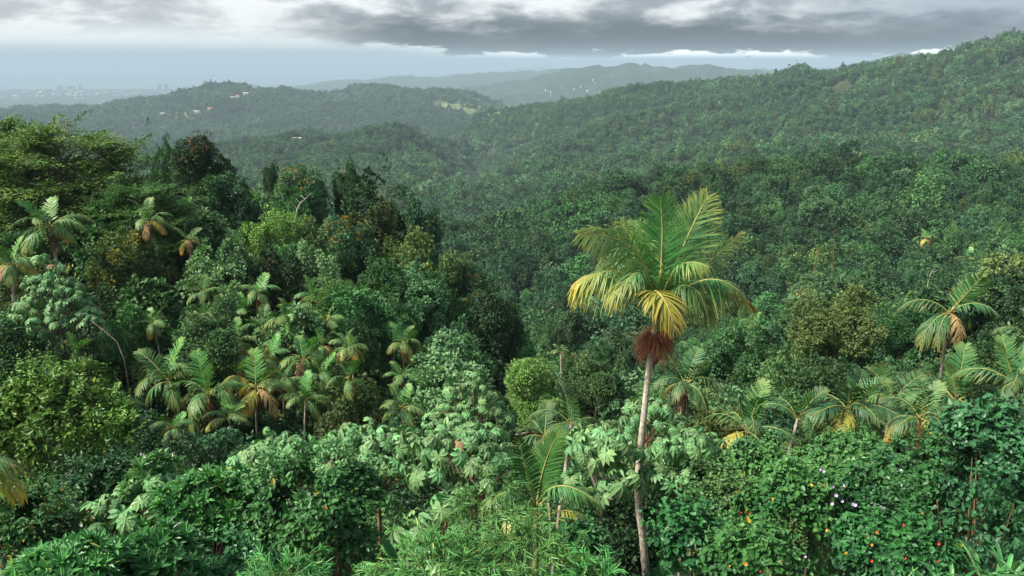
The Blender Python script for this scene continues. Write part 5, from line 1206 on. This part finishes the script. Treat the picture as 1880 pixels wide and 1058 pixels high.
# ------------------------------------------------------------------ houses, town and towers
M['white'] = solid_mat('white_render', (.50, .50, .48), (.60, .59, .57), .4, .8)
M['cream'] = solid_mat('cream_render', (.42, .38, .31), (.50, .46, .39), .4, .8)
M['pinkish'] = solid_mat('pink_render', (.46, .34, .29), (.54, .41, .36), .3, .8)
M['greyc'] = solid_mat('grey_concrete', (.34, .35, .36), (.44, .45, .46), .3, .8)
M['roof_grey'] = solid_mat('roof_grey', (.30, .30, .30), (.42, .42, .41), .5, .8)
M['roof_red'] = solid_mat('roof_red', (.28, .12, .08), (.36, .17, .12), .5, .8)
M['glassd'] = solid_mat('window_glass', (.03, .045, .055), rough=.15, spec=.6)
def house(label, P, w, d, h, rz, wall, roof, group, win=True, name='house'):
    o = thing(name, label, 'house', P, group, rz); m_ = MB(); box(m_, (0, 0, h / 2 - .5), (w, d, h + 1)); m_.obj('wall', M[wall], o)
    m_ = MB(); e = .5; rh = h * .35
    m_.add([[-w / 2 - e, -d / 2 - e, h + .02], [w / 2 + e, -d / 2 - e, h + .02], [w / 2 + e, d / 2 + e, h + .02], [-w / 2 - e, d / 2 + e, h + .02], [-w / 2 - e, 0, h + rh], [w / 2 + e, 0, h + rh]], [[0, 1, 5, 4], [2, 3, 4, 5], [3, 2, 1, 0]]); m_.add([[-w / 2 - e, -d / 2 - e, h + .02], [-w / 2 - e, 0, h + rh], [-w / 2 - e, d / 2 + e, h + .02], [w / 2 + e, -d / 2 - e, h + .02], [w / 2 + e, d / 2 + e, h + .02], [w / 2 + e, 0, h + rh]], [[0, 1, 2], [3, 4, 5]]); m_.obj('roof', M[roof], o)
    if win:
        for k in range(3):
            m_ = MB(); box(m_, (-w * .32 + k * w * .32, -d / 2 - .03, h * .55), (w * .12, .08, h * .34)); m_.obj('window', M['glassd'], o)
        m_ = MB(); box(m_, (w * .16, -d / 2 - .03, h * .34), (w * .07, .08, h * .64)); m_.obj('door', M['roof_red'], o)
    return o
HS = [(545, 257, 17, 'white', 'roof_grey', 'white house in a clearing on the nearer wooded hill'), (452, 174, 24, 'white', 'roof_grey', 'white house shining highest on the broad far hill'), (428, 181, 26, 'cream', 'roof_grey', 'long pale house below the shining one on the far hill'), (437, 178, 16, 'white', 'roof_red', 'small house between the shining one and the long pale one'),
      (362, 209, 22, 'cream', 'roof_grey', 'pale house on the lower flank of the far hill'), (386, 203, 20, 'cream', 'roof_red', 'house with reddish roof on the flank of the far hill'), (300, 211, 20, 'white', 'roof_grey', 'white house on the low ridge left of the far hill'), (265, 214, 15, 'white', 'roof_grey', 'small white house lowest on the ridge end'), (246, 237, 13, 'white', 'roof_grey', 'white house just over the feathery tree top'),
      (247, 179, 26, 'white', 'roof_red', 'white house with reddish roof on the ridge before the plain'), (190, 187, 20, 'white', 'roof_grey', 'white house at the foot of the ridge before the plain'), (183, 189, 15, 'cream', 'roof_grey', 'cream house at the foot of the ridge before the plain'), (550, 152, 26, 'white', 'roof_grey', 'white house on the crest of the broad far hill'), (515, 163, 18, 'cream', 'roof_red', 'cream house near the crest of the broad far hill')]
rh_ = np.random.default_rng(4)
for (u, v, w, wl, rf_, lab) in HS:
    P = hit(u, v + 2, 600, 9000); w *= .8; house(lab, (P.x, P.y, P.z + (2.5 if P.y > 2500 else .6)), w, w * .55, 4.2 if P.y < 2000 else 6.5, rh_.uniform(-.4, .4), wl, rf_, 'houses scattered on the far hills')
TG = 'small buildings of the hazy coastal town'
for k in range(99):
    u = float(np.clip(rh_.normal(150, 80), 5, 400)) if k < 85 else rh_.uniform(950, 1120); v = rh_.normal(172, 4.5) if k < 85 else rh_.uniform(150, 180)
    if k < 85 and v > 184: continue
    P = hit(u, v, 3900 if k < 85 else 4700, 12500); w = rh_.uniform(16, 42) if k < 85 else rh_.uniform(5, 9); hh = rh_.uniform(5, 11)
    wl_ = str(rh_.choice(['white', 'cream', 'greyc', 'greyc'])) if k < 85 else 'greyc'; wn = {'white': 'white', 'cream': 'cream', 'greyc': 'grey'}[wl_]; pl_ = 'left of the broad pinkish towers' if u < 100 else 'below the broad pinkish towers' if u < 160 else 'between the pinkish and the twin towers' if u < 285 else 'right of the twin towers'
    house(f'{"long" if w > 30 else "small"} {wn} building of the hazy town {pl_}' if k < 85 else f'tiny {wn} building at the foot of the blue ridge', (P.x, P.y, P.z + 3), w, w * rh_.uniform(.5, .9), hh, rh_.uniform(-.6, .6), wl_, rh_.choice(['roof_grey', 'roof_grey', 'roof_red']), TG if k < 85 else 'small buildings at the foot of the blue ridge', win=False, name='town_building')
def tower(label, u, Y, w, d, h, wall, floors):
    s_ = ray(u, 158); x = s_[0] / s_[1] * Y; g = max(ground(x, Y), 1.0); o = thing('apartment_tower', label, 'tower', (x, Y, g - 2), 'apartment towers on the coast')
    m_ = MB(); box(m_, (0, 0, h / 2), (w, d, h)); m_.obj('wall', M[wall], o); m_ = MB(); box(m_, (w * .1, 0, h + 3), (w * .35, d * .5, 6)); m_.obj('roof_room', M['greyc'], o)
    for k in range(floors):
        m_ = MB(); z = (k + .5) * h / floors; box(m_, (0, -d / 2 - .3, z), (w * .86, .8, h / floors * .5)); m_.obj('window_band', M['glassd'], o)
TW = [(293, 10300, 46, 30, 92, 'greyc', 20, 'slim grey apartment tower, first of the twin towers on the shore'), (305, 10300, 46, 30, 90, 'greyc', 20, 'slim grey apartment tower, second of the twin towers nearer the hills'), (111, 10600, 86, 34, 62, 'pinkish', 14, 'broad pinkish apartment tower farthest along the shore'), (130, 10600, 90, 34, 60, 'pinkish', 14, 'broad pinkish apartment tower in the middle of the hazy three'), (148, 10700, 40, 30, 66, 'cream', 14, 'narrow pale apartment tower beside the broad pinkish ones')]
for (u, Y, w, d, h, wl, fl, lab) in TW: tower(lab, u, Y, w, d, h, wl, fl)
